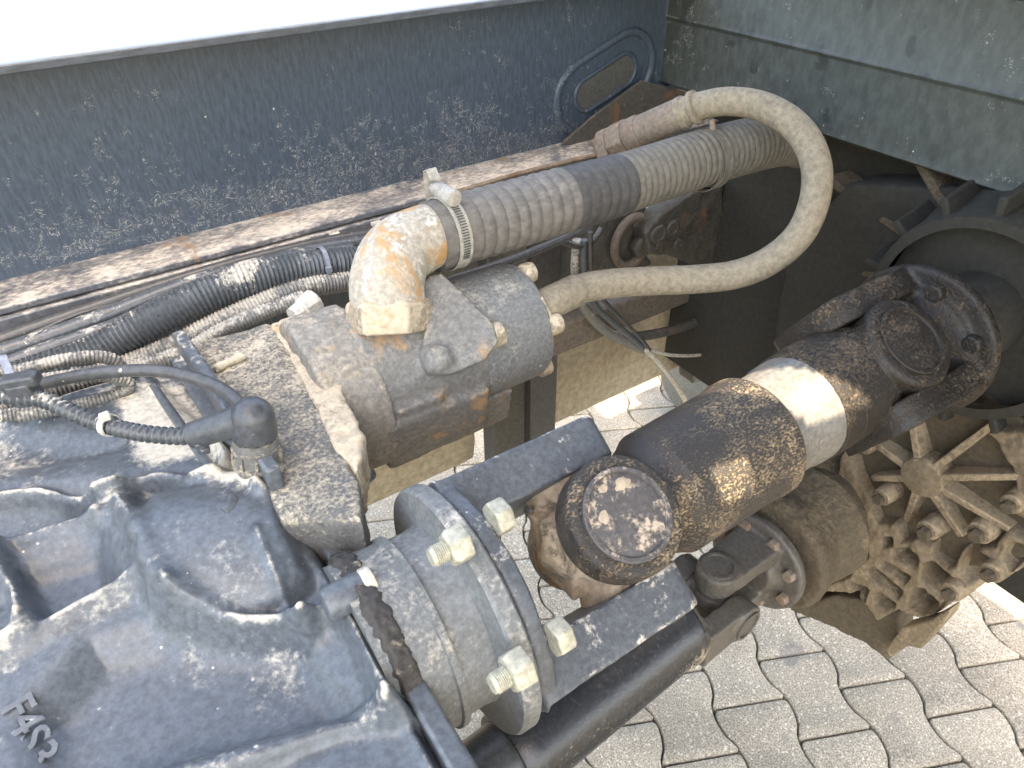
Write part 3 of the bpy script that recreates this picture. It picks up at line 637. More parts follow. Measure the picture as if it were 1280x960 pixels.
for px_, g_ in (([(60, 790), (150, 745), (215, 745), (150, 770), (80, 810)], .5), ([(210, 790), (380, 800), (375, 815), (230, 805)], .45), ([(440, 900), (480, 885), (492, 915), (445, 925)], .7), ([(120, 640), (160, 625), (185, 690), (150, 700)], .5), ([(-20, 760), (60, 800), (40, 850), (-20, 850)], .35)):
    cov = np.maximum(cov, g_*inside(px_, .004))
at_ = hs.data.attributes.new('settled_dust', 'FLOAT', 'POINT'); vals = np.zeros(len(hs.data.vertices), dtype=np.float32); vals[:gxn*gyn] = cov.ravel(); at_.data.foreach_set('value', vals)
rl = []
for a, b in ((192, 484), (235, 545), (262, 585), (285, 612), (292, 628), (280, 640)):
    p_ = onz(a, b, height(a, b)+.002); rl.append(p_)
obj('raised_lip', MB().tube(rl, .0045, n=12), MT['caseclean'], t)
tcase = t
# bolting rim along the edge, with bolts
ya, yb = .10, .62
rim = MB().prism([A(XE-.0, ya, Z0+.006), A(XE+.016, ya, Z0+.004), A(XE+.016, ya, Z0-.05), A(XE, ya, Z0-.05)], (0, .36, 0))
obj('bolting_rim', rim, MT['caseclean'], t, bevel=.003)
for a, b, d in ((456, 733, .500),):
    c = P(a, b, d)
    obj('rim_boss', MB().rcyl(c-A(.030, 0, .0), c, .0125, .003, 24), MT['caseclean'], t)
    obj('rim_bolt', MB().rcyl(c-A(.002, 0, 0), c+A(.007, 0, 0), .0128, .002, 24), MT['mud'], t, label='pale dusty bolt head')
# raised cast characters
cu = bpy.data.curves.new('characters', 'FONT'); cu.body = 'F4S3'; cu.size = 1; cu.extrude = .05; cu.bevel_depth = .018; cu.align_x = 'LEFT'
to = bpy.data.objects.new('tmp_text', cu); COL.objects.link(to); bpy.context.view_layer.update()
me = to.to_mesh(); tv = [np.array(v.co) for v in me.vertices]; tf = [tuple(p.vertices) for p in me.polygons]; to.to_mesh_clear(); bpy.data.objects.remove(to)
zc = height(30, 900)+.0005
p0 = onz(6, 892, zc); p1 = onz(33, 958, zc); pu = onz(46, 890, zc)
dx = norm(p1-p0); sx = np.linalg.norm(p1-p0)/max(v[0] for v in tv); dy = pu-p0; dy -= dx*(dx@dy); dy = norm(dy); hgt = .0175
hz0 = height(22, 885)+.0008; hz1 = height(50, 945)+.0008; tvw = []
for v in tv:
    q_ = p0+dx*v[0]*sx+dy*v[1]*hgt/.7; q_[2] = hz0+(hz1-hz0)*min(1, max(0, v[0]*sx/np.linalg.norm(p1-p0)))+.0011+.0008*(v[2]/.06); tvw.append(q_)
mb = MB().add(tvw, tf)
obj('raised_characters', mb, MT['case'], t, angle=40, label='raised cast characters F4S3')
# ------------------------------------------------------------------ power take-off block (dirty slab)
ZS = -.405
q = [onz(a, b, ZS) for a, b in ((228, 432), (335, 402), (350, 415), (385, 480), (448, 598), (452, 650), (352, 650))]
t = thing('take_off_block', q[5]-A(0, 0, .15), 'dark slab shaped housing crusted with dried mud left of the pump', 'housing')
mb = MB().prism(q, (0, 0, -.16))
obj('block', mb, MT['block'], t, remesh=.0035, smooth=5, lump=.004, lumpscale=.02)
b0, b1 = onz(226, 425, ZS+.010), onz(345, 600, ZS+.010)
obj('side_rail', MB().bar(b0, b1, norm(np.cross(b1-b0, (0, 0, 1)))*.006, A(0, 0, .012)), MT['caseclean'], t, bevel=.003)
b0, b1 = onz(268, 462, ZS+.004), onz(305, 444, ZS+.004)
obj('mud_lump', MB().tube([b0, (b0+b1)/2, b1], .0045, n=12), MT['cover'], t, remesh=.002, smooth=3, lump=.004, lumpscale=.008)
cr_ = [onz(a, b, ZS+.002) for a, b in ((338, 404), (368, 396), (402, 440), (425, 480), (455, 545), (448, 590), (418, 560), (392, 505), (366, 450))]
obj('crusted_edge', MB().prism(cr_, (0, 0, -.05)), MT['gasket'], t, remesh=.003, smooth=5, lump=.008, lumpscale=.015, label='edge strip crusted with tan mud')
br = [onz(a, b, ZS-.015) for a, b in ((212, 448), (232, 440), (300, 520), (292, 560), (270, 545))]
obj('side_web', MB().prism(br, (0, 0, -.01)), MT['caseclean'], t, bevel=.003)
bl = onx(456, 598, .21)
obj('dark_fitting', MB().rcyl(onx(430, 620, .20), onx(462, 592, .23), .011, .002), MT['conduit'], t)
# ------------------------------------------------------------------ hydraulic pump
t = thing('hydraulic_pump', P(560, 480, .78), 'blue grey cast hydraulic pump with rust on its edges under the rusty elbow', 'pump')
tp = t
pc = P(598, 418, .80)                         # axis of the round end
def pa(x): return A(x, pc[1], pc[2])
XR = pc[0]+.060
mb = MB().lathe(pa(XR), -ax, [(0, .058), (.004, .065), (.010, .068), (.085, .069), (.088, .066)], 72)
obj('end_cap', mb, MT['pumpcap'], t, angle=30, label='round grey end cap')
xl = P(430, 430, .72)[0]
mb = MB()
mb.lathe(pa(XR-.082), -ax, [(0, .067), (XR-.082-xl, .066)], 48)
bx = np.array([ax, norm(A(0, .97, .2)), norm(A(0, -.2, .97))])
lo = P(520, 520, .745)
mb.box(((XR-.09+xl)/2, pc[1]-.016, pc[2]-.038), (XR-.09-xl, .104, .066), bx)
mb.box((XR-.080, pc[1]-.014, pc[2]-.060), (.055, .080, .050), bx)
mb.box(((XR-.09+xl)/2-.02, pc[1]-.045, pc[2]-.010), (.05, .05, .03), bx)
# boss under the elbow
eb = P(492, 395, .73)
mb.cyl(eb-A(0, 0, .045), eb+A(0, 0, .004), .036, .030)
# lobe with bolt
l0 = P(545, 462, .69); l1 = P(528, 372, .72); l2 = P(608, 425, .71)
lp = [P(a, b, d) for a, b, d in ((522, 348, .715), (552, 342, .72), (612, 398, .715), (624, 428, .71), (604, 452, .70), (560, 470, .69), (534, 468, .685), (524, 448, .69), (532, 400, .70))]
mb.prism(lp, norm(ray(570, 410))*.06); mb.sphere(P(548, 450, .695), .016)
obj('pump_body', mb, MT['pump'], t, remesh=.0028, smooth=7, lump=.0035, lumpscale=.02)
for an in (20, 95, 160, 230, 300):
    c = pa(XR)+A(0, math.cos(math.radians(an)), math.sin(math.radians(an)))*.060
    obj('cap_bolt', MB().rcyl(c-ax*.006, c+ax*.010, .0115, .003, 20), MT['gasket'], t, label='rusty bolt head')
c = P(600, 426, .722); obj('lobe_bolt', MB().rcyl(c, c+ax*.026, .0135, .004, 20), MT['gasket'], t, label='rusty bolt at the end of the lobe')
# mounting flange
xm = xl+.012
mb = MB(); vs = []; N_ = 56
for xx in (xm-.060, xm):
    for k in range(N_):
        an = 2*math.pi*k/N_; r = .072+.014*max(0, math.cos(2*(an-.9)))**2; vs.append(A(xx, pc[1]+r*math.cos(an), pc[2]-.008+r*math.sin(an)))
mb.add(vs, [tuple(range(N_-1, -1, -1)), tuple(range(N_, 2*N_))]+[(k, (k+1) % N_, (k+1) % N_+N_, k+N_) for k in range(N_)])
obj('mounting_flange', mb, MT['pflange'], t, remesh=.003, smooth=8, lump=.006, lumpscale=.02, label='mounting flange covered in tan rust and mud')
for a, b, d in ((374, 406, .775), (440, 492, .695)):
    c = P(a, b, d); obj('flange_bolt', MB().rcyl(c-ax*.02, c+ax*.014, .011, .004, 18), MT['gasket'], t)
# elbow
e0 = P(487, 392, .705); e1_ = P(484, 352, .70); ea = P(497, 318, .715); eb_ = P(530, 298, .735); ec = P(556, 291, .752)
hx = norm(e1_-e0)
obj('hex_collar', MB().lathe(e0-hx*.006, hx, [(-.012, .040), (0, .043), (.016, .043), (.020, .038)], 6), MT['gasket'], t, bevel=.002, label='hexagonal collar caked in tan mud')
el = thing('elbow_pipe', e0, 'stubby elbow pipe mottled with orange rust on top of the pump', 'pipe elbow')
obj('bend', MB().tube([e0, e1_, ea, eb_, ec], lambda s, L: .0365-.005*(s/L)**2, n=40, step=.004), MT['elbow'], el)

# ------------------------------------------------------------------ suction hose with clamps
h0 = P(538, 297, .740); h1 = P(775, 231, .868); h2 = P(885, 196, .925); h3 = P(955, 178, .975)
hd = norm(h1-h0)
t = thing('suction_hose', h0, 'thick grey ribbed rubber hose running from the rusty elbow up to the right', 'hose')
def rib(r, amp, pitch, cuff):
    def f(s, L):
        k = min(1, max(0, (s-cuff)/.012)); return r+amp*k*math.copysign(abs(math.sin(math.pi*s/pitch))**.8, 1)-amp*.5*k
    return f
Lh = np.linalg.norm(h1-h0)
hm = h0+(h1-h0)*.66
obj('ribbed_sleeve', MB().tube([h0, h0+(h1-h0)*.4, hm], rib(.0362, .0024, .0150, .034), n=48, step=.0016), MT['hose'], t)
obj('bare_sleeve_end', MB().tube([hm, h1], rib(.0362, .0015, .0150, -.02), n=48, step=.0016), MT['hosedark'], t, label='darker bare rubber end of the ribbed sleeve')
obj('rear_sleeve', MB().tube([h1-hd*.006, h2, h3, P(985, 175, 1.02), P(1002, 180, 1.10)], rib(.0350, .0018, .0095, .0), n=48, step=.0013), MT['hose2'], t, label='lighter dusty finer ribbed length')
def clamp(c, d, r, wd, parent, mat):
    mb = MB().lathe(c-d*wd/2, d, [(0, r), (0, r+.0014), (wd*.2, r+.0014), (wd*.25, r+.0008), (wd*.75, r+.0008), (wd*.8, r+.0014), (wd, r+.0014), (wd, r)], 56, caps=False)
    return obj('band', mb, mat, parent, angle=30)
cl = thing('hose_clamp', h0+hd*.022, 'steel worm drive clamp with upright screw on the elbow end of the thick hose', 'hose clamp')
clamp(h0+hd*.020, hd, .0372, .015, cl, MT['clamp'])
c = h0+hd*.020; side = norm(np.cross(hd, ray(560, 300))); side = side if side[2] > 0 else -side
vw = norm(-ray(560, 300)); vw = norm(vw-hd*(vw@hd)); s2 = norm(vw*.45+side*.9)
tn = norm(np.cross(hd, s2))
if (tn@side) < 0: tn = -tn
p_ = c+s2*.0425
obj('screw_housing', MB().rcyl(p_-tn*.020, p_+tn*.014, .0088, .002, 18), MT['clamp'], cl)
obj('screw', MB().hexnut(p_+tn*.011, tn, .0062, .012), MT['clamp'], cl, bevel=.0006)
for k in range(26):
    an = math.radians(-8-4.2*k); d = s2*math.cos(an)+np.cross(hd, s2)*math.sin(an) if (np.cross(hd, s2)@side) > 0 else s2*math.cos(an)-np.cross(hd, s2)*math.sin(an)
    obj('band_notch', MB().box(c+d*.0389, (.0075, .0014, .0006), np.array([hd, np.cross(d, hd), d])), MT['under'], cl, flat=True)
tl = [c+(s2*math.cos(a)+side*math.sin(a)*1.1)*r-hd*.004 for a, r in ((.5, .041), (.9, .046), (1.3, .050), (1.7, .048), (2.1, .044))]
mb = MB(); vs = []; fs = []
for p in tl: vs += [p-hd*.006, p+hd*.006, p+hd*.006+A(0, 0, -.0009), p-hd*.006+A(0, 0, -.0009)]
for i in range(len(tl)-1): fs += [(i*4+j, i*4+(j+1) % 4, (i+1)*4+(j+1) % 4, (i+1)*4+j) for j in range(4)]
fs += [(0, 1, 2, 3), (19, 18, 17, 16)]
obj('band_tail', mb.add(vs, fs), MT['clamp'], cl, flat=False)
d_ = norm(h3-h1)
cl2 = thing('hose_clip', h2, 'rubber lined clip round the thick hose below the curved thin hose', 'hose clip')
clamp(P(884, 199, .925), d_, .0372, .014, cl2, MT['hose2'])
obj('clip_post', MB().tube([P(892, 172, .905), P(890, 150, .90)], .004, n=10), MT['fitting'], cl2)
clamp(P(876, 202, .925), d_, .0372, .004, cl2, MT['hose2'])

# ------------------------------------------------------------------ thin return hose
rp = [(676, 384, .79), (700, 371, .80), (730, 360, .815), (770, 354, .83), (820, 351, .845), (870, 349, .85), (920, 343, .85), (962, 326, .845), (998, 295, .835), (1017, 255, .825), (1021, 212, .825), (1008, 175, .835), (982, 148, .85), (945, 131, .87), (905, 127, .89), (868, 134, .91)]
t = thing('return_hose', P(*rp[0]), 'sand coloured thin hose looping round in a big curve at the upper middle', 'hose')
obj('hose', MB().tube([P(*p) for p in rp], .0170, n=32, step=.006), MT['thinhose'], t)
a_, b_ = P(672, 386, .785), P(692, 375, .79)
obj('hose_nut', MB().hexnut(a_-norm(b_-a_)*.008, b_-a_, .024, .014), MT['gasket'], t, bevel=.002, label='rusty nut where the hose enters the pump')
obj('ferrule', MB().rcyl(a_, P(722, 362, .81), .0185, .002, 28), MT['thinhose'], t)
f0, f1, f2, f3, f4 = P(872, 133, .905), P(852, 141, .92), P(802, 163, .96), P(785, 171, .975), P(755, 186, .995)
fd = norm(f2-f1)
obj('ferrule_ring', MB().lathe(f0, fd, [(0, .0185), (.001, .0215), (.006, .0215), (.008, .0185), (.016, .0185), (.018, .021), (.024, .021), (.026, .018)], 32), MT['thinhose'], t)
obj('crimp_sleeve', MB().rcyl(f0+fd*.024, f2+fd*.004, .0205, .002, 28), MT['fitting'], t, label='rusty crimped sleeve')
obj('collar_ring', MB().rcyl(f2, f3, .0225, .003, 28), MT['fitting'], t)
obj('union_nut', MB().hexnut(f3, fd, .0265, .026), MT['fitting'], t, bevel=.0015)
obj('rear_nut', MB().hexnut(f3+fd*.026, fd, .0235, .020, ref=(0, .3, 1)), MT['fitting'], t, bevel=.0015)
# slim pipe on the flange behind
t = thing('slim_pipe', ony(560, 237, .865), 'slim rusty pipe lying along the rail flange behind the thick hose', 'pipe')
obj('pipe', MB().tube([ony(560, 243, .865), ony(660, 214, .865), ony(760, 190, .865)], .0035, n=12), MT['fitting'], t)

# ------------------------------------------------------------------ conduits and cables between rail and case
def corr(r, amp, pitch):
    return lambda s, L: r+amp*math.sin(2*math.pi*s/pitch)
def conduit(name, px, y, r, pitch, mat, label, corrug=True, n=20, cat='conduit', group=None):
    pts = [ony(a, b, yy) for a, b, yy in px] if len(px[0]) == 3 else [ony(a, b, y) for a, b in px]
    o = obj(name, MB().tube(pts, corr(r, r*.07, pitch) if corrug else r, n=n, step=pitch/5 if corrug else .012), mat, loc=pts[0], angle=60)
    return tag(o, label, cat, group)
conduit('corrugated_conduit', [(-30, 492), (60, 462), (120, 440), (170, 412), (215, 388), (260, 366), (310, 350), (360, 338), (410, 331), (470, 326), (540, 318)], .76, .0185, .0052, MT['conduit'], 'thickest black corrugated conduit, shiny ribs, below the chassis rail')
conduit('corrugated_conduit', [(-30, 512), (60, 486), (130, 466), (200, 440), (260, 410), (320, 382), (380, 360), (450, 350), (520, 345)], .74, .0120, .004, MT['conduitold'], 'dusty corrugated conduit directly beneath the thickest one')
conduit('corrugated_conduit', [(90, 470), (160, 462), (230, 440), (280, 412), (330, 390), (380, 372)], .71, .0085, .0036, MT['conduitold'], 'short dusty corrugated conduit nearest the mud crusted slab')
conduit('corrugated_conduit', [(-20, 470), (30, 462), (80, 450), (120, 446), (145, 452), (152, 470), (142, 490), (110, 502), (60, 512), (0, 520)], .69, .0062, .0034, MT['conduitold'], 'thin corrugated conduit curling back in a hairpin at the left')
conduit('corrugated_conduit', [(-20, 480), (40, 476), (110, 468), (160, 478), (150, 492), (90, 508), (20, 522)], .67, .0056, .0034, MT['conduitold'], 'pale thin corrugated conduit under the smooth black cable loop')
conduit('wiring_cable', [(-30, 436), (60, 404), (150, 374), (240, 345), (330, 320), (420, 300), (520, 285)], .84, .0075, .005, MT['cable'], 'smooth black cable closest beneath the rail flange', corrug=False, cat='cable')
conduit('wiring_cable', [(-30, 450), (50, 425), (140, 392), (210, 365), (270, 345), (330, 330), (400, 312), (480, 300)], .80, .0095, .005, MT['conduit'], 'fat dust streaked black cable second below the rail', corrug=False, cat='cable')
conduit('wiring_cable', [(-30, 470), (60, 436), (150, 405), (215, 372), (290, 345), (360, 322), (440, 312)], .775, .0080, .005, MT['conduit'], 'black cable lying on top of the thickest conduit', corrug=False, cat='cable')
conduit('wiring_cable', [(-30, 445), (40, 418), (100, 392), (180, 372), (250, 352)], .83, .0025, .005, MT['cable'], 'hair thin wire crossing the black cables', corrug=False, cat='cable')
conduit('wiring_cable', [(-30, 485), (50, 452), (110, 428), (180, 398), (240, 372)], .765, .006, .005, MT['conduitold'], 'dusty cable squeezed against the thickest conduit at far left', corrug=False, cat='cable')
conduit('wiring_cable', [(560, 352), (640, 325), (700, 300), (735, 282)], .70, .0055, .0032, MT['cable'], 'black ribbed cable just under the thick hose', cat='cable')
def strap(c, d, r, mat, label):
    c = np.array(c); o = obj('cable_tie', MB().lathe(c-d*.0025, d, [(0, r), (0, r+.001), (.005, r+.001), (.005, r)], 28, caps=False).box(c+A(0, -r-.001, .003), (.007, .004, .006)), mat, loc=c)
    return tag(o, label, 'cable tie')
strap(ony(403, 331, .76), norm(ony(410, 331, .76)-ony(360, 338, .76)), .0205, MT['tiegrey'], 'clear grey tie round the thickest conduit near the pump')
# white plug behind the pump flange and small white clips
c0, c1 = ony(366, 396, .69), ony(392, 378, .70)
o = obj('white_plug', MB().lathe(c0, c1-c0, [(0, .010), (.012, .011), (.014, .0135), (.032, .0150), (.034, .012)], 12), MT['tie'], loc=c0, angle=25); tag(o, 'ribbed off white plastic plug tucked behind the pump flange', 'plug')
for k, (a, b) in enumerate(((418, 293), (470, 279))):
    c = ony(a, b, .872); o = obj('white_clip', MB().box(c, (.014, .006, .005)).box(c+A(.003, -.002, -.003), (.006, .004, .006)), MT['tie'], loc=c, bevel=.001)
    tag(o, ['small white clip under the rail left of the clamp screw', 'tiny white clip under the rail nearest the clamp screw'][k], 'clip')

# foreground harness over the case
t = thing('smooth_cable', P(0, 492, .62), 'smooth black cable arching over the case into the plug', 'cable')
obj('cable', MB().tube([P(a, b, d) for a, b, d in ((-30, 498, .64), (20, 487, .64), (60, 478, .64), (110, 468, .635), (170, 463, .63), (220, 467, .625), (265, 480, .615), (292, 497, .60), (306, 515, .59))], .0056, n=20, step=.006), MT['cable'], t)
t = thing('harness_tube', P(0, 500, .62), 'black corrugated harness tube sagging in front of the case into the plug', 'conduit')
hp = [P(a, b, d) for a, b, d in ((-30, 492, .60), (20, 497, .60), (55, 500, .60), (95, 518, .595), (135, 532, .59), (175, 541, .58), (215, 545, .575), (243, 545, .57))]
obj('tube', MB().tube(hp, lambda s, L: .0062+.0012*math.sin(2*math.pi*s/.0062), n=24, step=.0008), MT['conduit'], t, angle=60)
t = thing('cable_clip', P(30, 490, .61), 'grey plastic clip joining the smooth cable and the corrugated tube at far left', 'clip')
c = P(32, 490, .60); dd = norm(P(60, 484, .60)-P(0, 494, .60)); uu = norm(A(0, 0, 1)-dd*dd[2]); ww = np.cross(dd, uu)
obj('body', MB().box(c, (.020, .016, .022), [dd, ww, uu]).box(c+uu*.012+dd*.002, (.030, .014, .010), [dd, ww, uu]), MT['plastic'], t, bevel=.002)
obj('strap', MB().bar(P(2, 444, .615), P(22, 488, .60), dd*.004, ww*.001), MT['tiegrey'], t, bevel=.0008)
obj('latch', MB().box(P(40, 472, .60), (.006, .008, .014), [dd, ww, uu]), MT['cable'], t, bevel=.001)
t = thing('white_tie', P(138, 520, .58), 'off white cable tie round the corrugated harness tube', 'cable tie')
i_ = P(136, 531, .588); td = norm(hp[5]-hp[4])
obj('loop', MB().lathe(i_-td*.0028, td, [(0, .0082), (0, .0095), (.0056, .0095), (.0056, .0082)], 28, caps=False), MT['tie'], t)
obj('head', MB().box(i_+norm(A(0, -.3, 1))*.0115, (.008, .007, .006)), MT['tie'], t, bevel=.0012)
obj('tail', MB().bar(P(104, 524, .60), P(152, 538, .595), A(.001, -.004, .002), A(0, .0003, .0004)), MT['tie'], t)
# plug with elbow boot
t = thing('cable_plug', P(318, 600, .60), 'dark plastic elbow plug clipped onto the round sensor beside the case', 'plug')
b0, b1, b2 = P(238, 545, .570), P(290, 529, .563), P(316, 522, .560)
bd_ = norm(b1-b0)
obj('boot', MB().lathe(b0, bd_, [(0, .0085), (.002, .0108), (np.linalg.norm(b1-b0)*.6, .0114), (np.linalg.norm(b2-b0), .0135)], 32), MT['plastic'], t)
dn = norm(P(322, 590, .585)-P(314, 522, .562))
mb = MB().sphere(b2, .0168, n=32); mb.lathe(b2, dn, [(0, .0168), (.014, .0174), (.017, .0168)], 36)
obj('dome', mb, MT['plastic'], t, angle=60)
obj('latch', MB().box(b2+dn*.016-norm(ray(322, 540))*.0172, (.006, .004, .006)), MT['plastic'], t, bevel=.001)
obj('hinge', MB().box(P(252, 557, .568), (.010, .008, .010)).box(P(256, 563, .567), (.007, .006, .006)), MT['conduit'], t, bevel=.0012)
t = thing('round_sensor', P(325, 600, .60), 'round ribbed sensor body with bolted foot under the elbow plug', 'sensor')
sbp = b2+dn*.018
mb = MB().lathe(sbp, dn, [(0, .0175), (.006, .0175), (.0065, .0190), (.009, .0190), (.0095, .0178), (.020, .0178), (.0205, .0192), (.024, .0192), (.0245, .0170), (.034, .0168)], 36)
obj('body', mb, MT['block'], t, angle=30)
for k in range(10):
    an = 2*math.pi*k/10; pp, qq = perp(dn); d = pp*math.cos(an)+qq*math.sin(an)
    obj('rib', MB().box(sbp+dn*.015+d*.0184, (.010, .0025, .0025), [dn, np.cross(dn, d), d]), MT['block'], t)
ft = sbp+dn*.034
pf = [P(a, b, .578) for a, b in ((296, 592), (312, 578), (345, 570), (358, 580), (356, 596), (322, 612), (305, 606))]
obj('foot', MB().prism(pf, dn*.010), MT['block'], t, bevel=.002)
obj('foot_bolt', MB().rcyl(P(345, 584, .574)-dn*.002, P(345, 584, .574)+dn*.004, .0062, .001, 18), MT['block'], t)

# ------------------------------------------------------------------ lower driveshaft
t = thing('lower_driveshaft', A2, 'lower black driveshaft, glossy tube above the paving with dusty underside', 'driveshaft')
J2 = A2+d2*(np.linalg.norm(P(880, 748, .93)-A2)); Ltot = np.linalg.norm(B2-A2)
a0 = norm(A2-B2)
s0 = np.linalg.norm(P(700, 880, .80)-A2); s1 = np.linalg.norm(P(832, 785, .895)-A2)
obj('tube', MB().lathe(A2, d2, [(.015, .044), (.03, .0505), (.040, .0495), (s1-.02, .0495), (s1-.016, .0515), (s1, .0515), (s1+.008, .044)], 64), MT['shaft2'], t, angle=30)
obj('sliding_stub', MB().lathe(A2, d2, [(-.22, .0370), (.018, .0375)], 48), MT['plastic'], t, label='narrow grey stub at the bottom edge')
# cross directions: one ear towards upper left / viewer, the other along the image down-right
vdir = norm(-ray(880, 748)); f2a = norm(vdir-d2*(vdir@d2)); f2b = np.cross(d2, f2a)
tilt = math.radians(22)
g1 = norm(f2a*math.cos(tilt)-f2b*math.sin(tilt)*1); g2 = np.cross(d2, g1)
JJ = J2
mb = MB()
for s_ in (-1, 1):
    yoke_arm(mb, JJ, d2, g2*s_, .026, .026, .052, .07, .028); mb.rcyl(JJ+g2*s_*.03, JJ+g2*s_*.056, .0265, .002, 28)
mb.lathe(JJ-d2*.05, -d2, [(0, .03), (.01, .044), (.03, .047)], 40)
lt = obj('tube_yoke', mb, MT['shaft2g'], t, remesh=.0024, smooth=3, lump=.001, lumpscale=.02)
mb = MB().lathe(B2, -d2, [(0, .068), (.002, .070), (.012, .070), (.014, .067)], 48)
mb.lathe(B2-d2*.010, -d2, [(0, .045), (.02, .034)], 32)
for s_ in (-1, 1):
    yoke_arm(mb, JJ, -d2, g1*s_, .026, .026, .052, np.linalg.norm(B2-JJ)-.006, .030); mb.rcyl(JJ+g1*s_*.03, JJ+g1*s_*.056, .0265, .002, 28)
lf = obj('flange_yoke', mb, MT['shaft2g'], t, remesh=.0024, smooth=3, lump=.001, lumpscale=.02)
for e, yk in ((g1, lf), (g2, lt), (-g2, lt)):
    obj('bearing_cap', MB().lathe(JJ+e*.052, e, [(0, .021), (.0065, .021), (.0065, .0175), (.0040, .017), (.0046, .001)], 36), MT['shaft2g'], yk, angle=25)
obj('cross', spider(JJ, g1, g2, None, .75), MT['shaft2g'], t)
for an in (20, 65, 110, 155, 200, 245, 290, 335):
    d = math.cos(math.radians(an))*g1+math.sin(math.radians(an))*g2
    obj('bolt', MB().hexnut(B2-d2*.013+d*.056, -d2, .0085, .010), MT['fitting'], t, bevel=.0006)

# ------------------------------------------------------------------ things behind, seen through the gaps
# outboard beige tanks
t = thing('left_tank', ony(500, 640, 1.0), 'beige tank with rounded lower edge seen under the pump', 'tank')
xa, xb = ony(428, 600, 1.0)[0], ony(598, 600, 1.0)[0]; zb = ony(500, 640, 1.0)[2]
mb = MB(); prof = [(1.0, -.50), (1.0, zb+.10), (1.01, zb+.05), (1.04, zb+.015), (1.09, zb), (1.4, zb), (1.4, -.50)]
mb.prism([A(xa, y, z) for y, z in prof], (xb-xa, 0, 0)); obj('shell', mb, MT['tank'], t, bevel=.008, angle=50)
obj('weld_seam', MB().tube([A(xa+(xb-xa)*.48, 1.0-.001, z) for z in (-.52, -.7, zb+.11)], .0025, n=8), MT['tank'], t)
t = thing('thin_tank_front', ony(750, 500, 1.0), 'beige tank front thinned to let sun past, seen between pump and driveshaft', 'panel')
x0_, x1_ = ony(684, 500, 1.0)[0], ony(905, 440, 1.0)[0]; zb = ony(690, 533, 1.0)[2]
mb = MB().bb(x0_, x1_, 1.0, 1.035, zb, -.62); obj('shell', mb, MT['tank'], t, bevel=.01)  # tank front cut to a thin plate so sun reaches the paving behind
obj('end_rib', MB().bb(x1_-.06, x1_-.045, .99, 1.0, zb+.01, -.62), MT['tank'], t, bevel=.003)
t = thing('round_reservoir', ony(845, 490, 1.25), 'grey rounded reservoir end beyond the beige tank front', 'reservoir')
c = ony(868, 472, 1.25); obj('drum', MB().rcyl(c-A(.05, 0, 0), c+A(.5, 0, 0), .12, .02, 40), MT['plate'], t)
t = thing('support_post', ony(645, 560, .93), 'dark upright post between the beige tank and the beige tank front', 'post')
pxs = ony(606, 520, .93)[0], ony(640, 520, .93)[0], ony(658, 500, .93)[0], ony(690, 500, .93)[0]
obj('left_web', MB().bb(pxs[0], pxs[0]+.012, .90, .94, -1.25, -.50), MT['strut'], t, bevel=.002)
obj('middle_web', MB().bb(pxs[0]+.012, pxs[2], .935, .945, -1.25, -.50), MT['bracket'], t, bevel=.002)
obj('right_web', MB().bb(pxs[2], pxs[3], .915, .94, -1.25, -.50), MT['strut'], t, bevel=.002)
# brown beam
t = thing('brown_beam', ony(690, 415, .90), 'dusty brown beam running behind the thin hose', 'beam')
p0, p1 = ony(640, 440, .90), ony(960, 318, .90)
zc_ = (p0[2]+p1[2])/2; obj('beam', MB().bb(p0[0], p1[0], .885, .945, zc_-.035, zc_+.030), MT['beam'], t, bevel=.006)
# grey plate below hose
t = thing('side_plate', ony(690, 340, .93), 'flat grey plate visible between the thick hose and the thin hose', 'plate')
pp = [ony(a, b, .93) for a, b in ((540, 400), (560, 300), (720, 275), (730, 300), (722, 400), (690, 420))]
obj('plate', MB().prism(pp, (0, .006, 0)), MT['plate'], t, bevel=.001)
t = thing('inner_plate', A(0, .935, -.7), 'dark blue plate in the shade below the rail behind the cables', 'plate')
obj('plate', MB().bb(-.6, .42, .930, .938, -.72, -.45), MT['rail'], t)
# spring hanger bracket with ring and holes
t = thing('hanger_bracket', ony(800, 300, .88), 'cast bracket with round eye and bolt holes under the thick hose', 'bracket')
def yp(l, y): return [ony(a, b, y) for a, b in l]
mb = MB().prism(yp([(735, 300), (742, 272), (790, 250), (812, 262), (800, 300), (815, 330), (790, 345), (742, 342)], .88), (0, .03, 0))
obj('plate', mb, MT['bracket'], t, remesh=.004, smooth=3, lump=.004, lumpscale=.02)
c = ony(790, 302, .86)
obj('eye_ring', MB().tube([c+A(.040*math.cos(q), 0, .046*math.sin(q)) for q in np.linspace(1.2, 6.1, 30)], .008, n=12), MT['beam'], t)
obj('eye_bolt', MB().hexnut(ony(797, 305, .87), (0, -1, 0), .022, .02), MT['bracket'], t, bevel=.002)
mb = MB().prism(yp([(808, 292), (826, 268), (868, 240), (905, 225), (900, 330), (868, 333), (845, 322), (812, 318)], .84), (0, .04, 0))
fl = obj('cast_lobe', mb, MT['bracket'], t, remesh=.004, smooth=4, lump=.008, lumpscale=.03)
for a, b, r in ((823, 293, .014), (841, 285, .012), (848, 305, .009)):
    c = ony(a, b, .838); obj('hole_rim', MB().tube([c+A(r*math.cos(q), 0, r*math.sin(q)) for q in np.linspace(0, 6.28, 20)], .004, n=8, caps=False), MT['bracket'], t)
    obj('hole', MB().cyl(c+A(0, .002, 0), c-A(0, .001, 0), r*.9, n=20), MT['under'], t)
t = thing('dark_side_plate', ony(930, 280, .84), 'large dark plate inside the loop of the thin hose', 'plate')
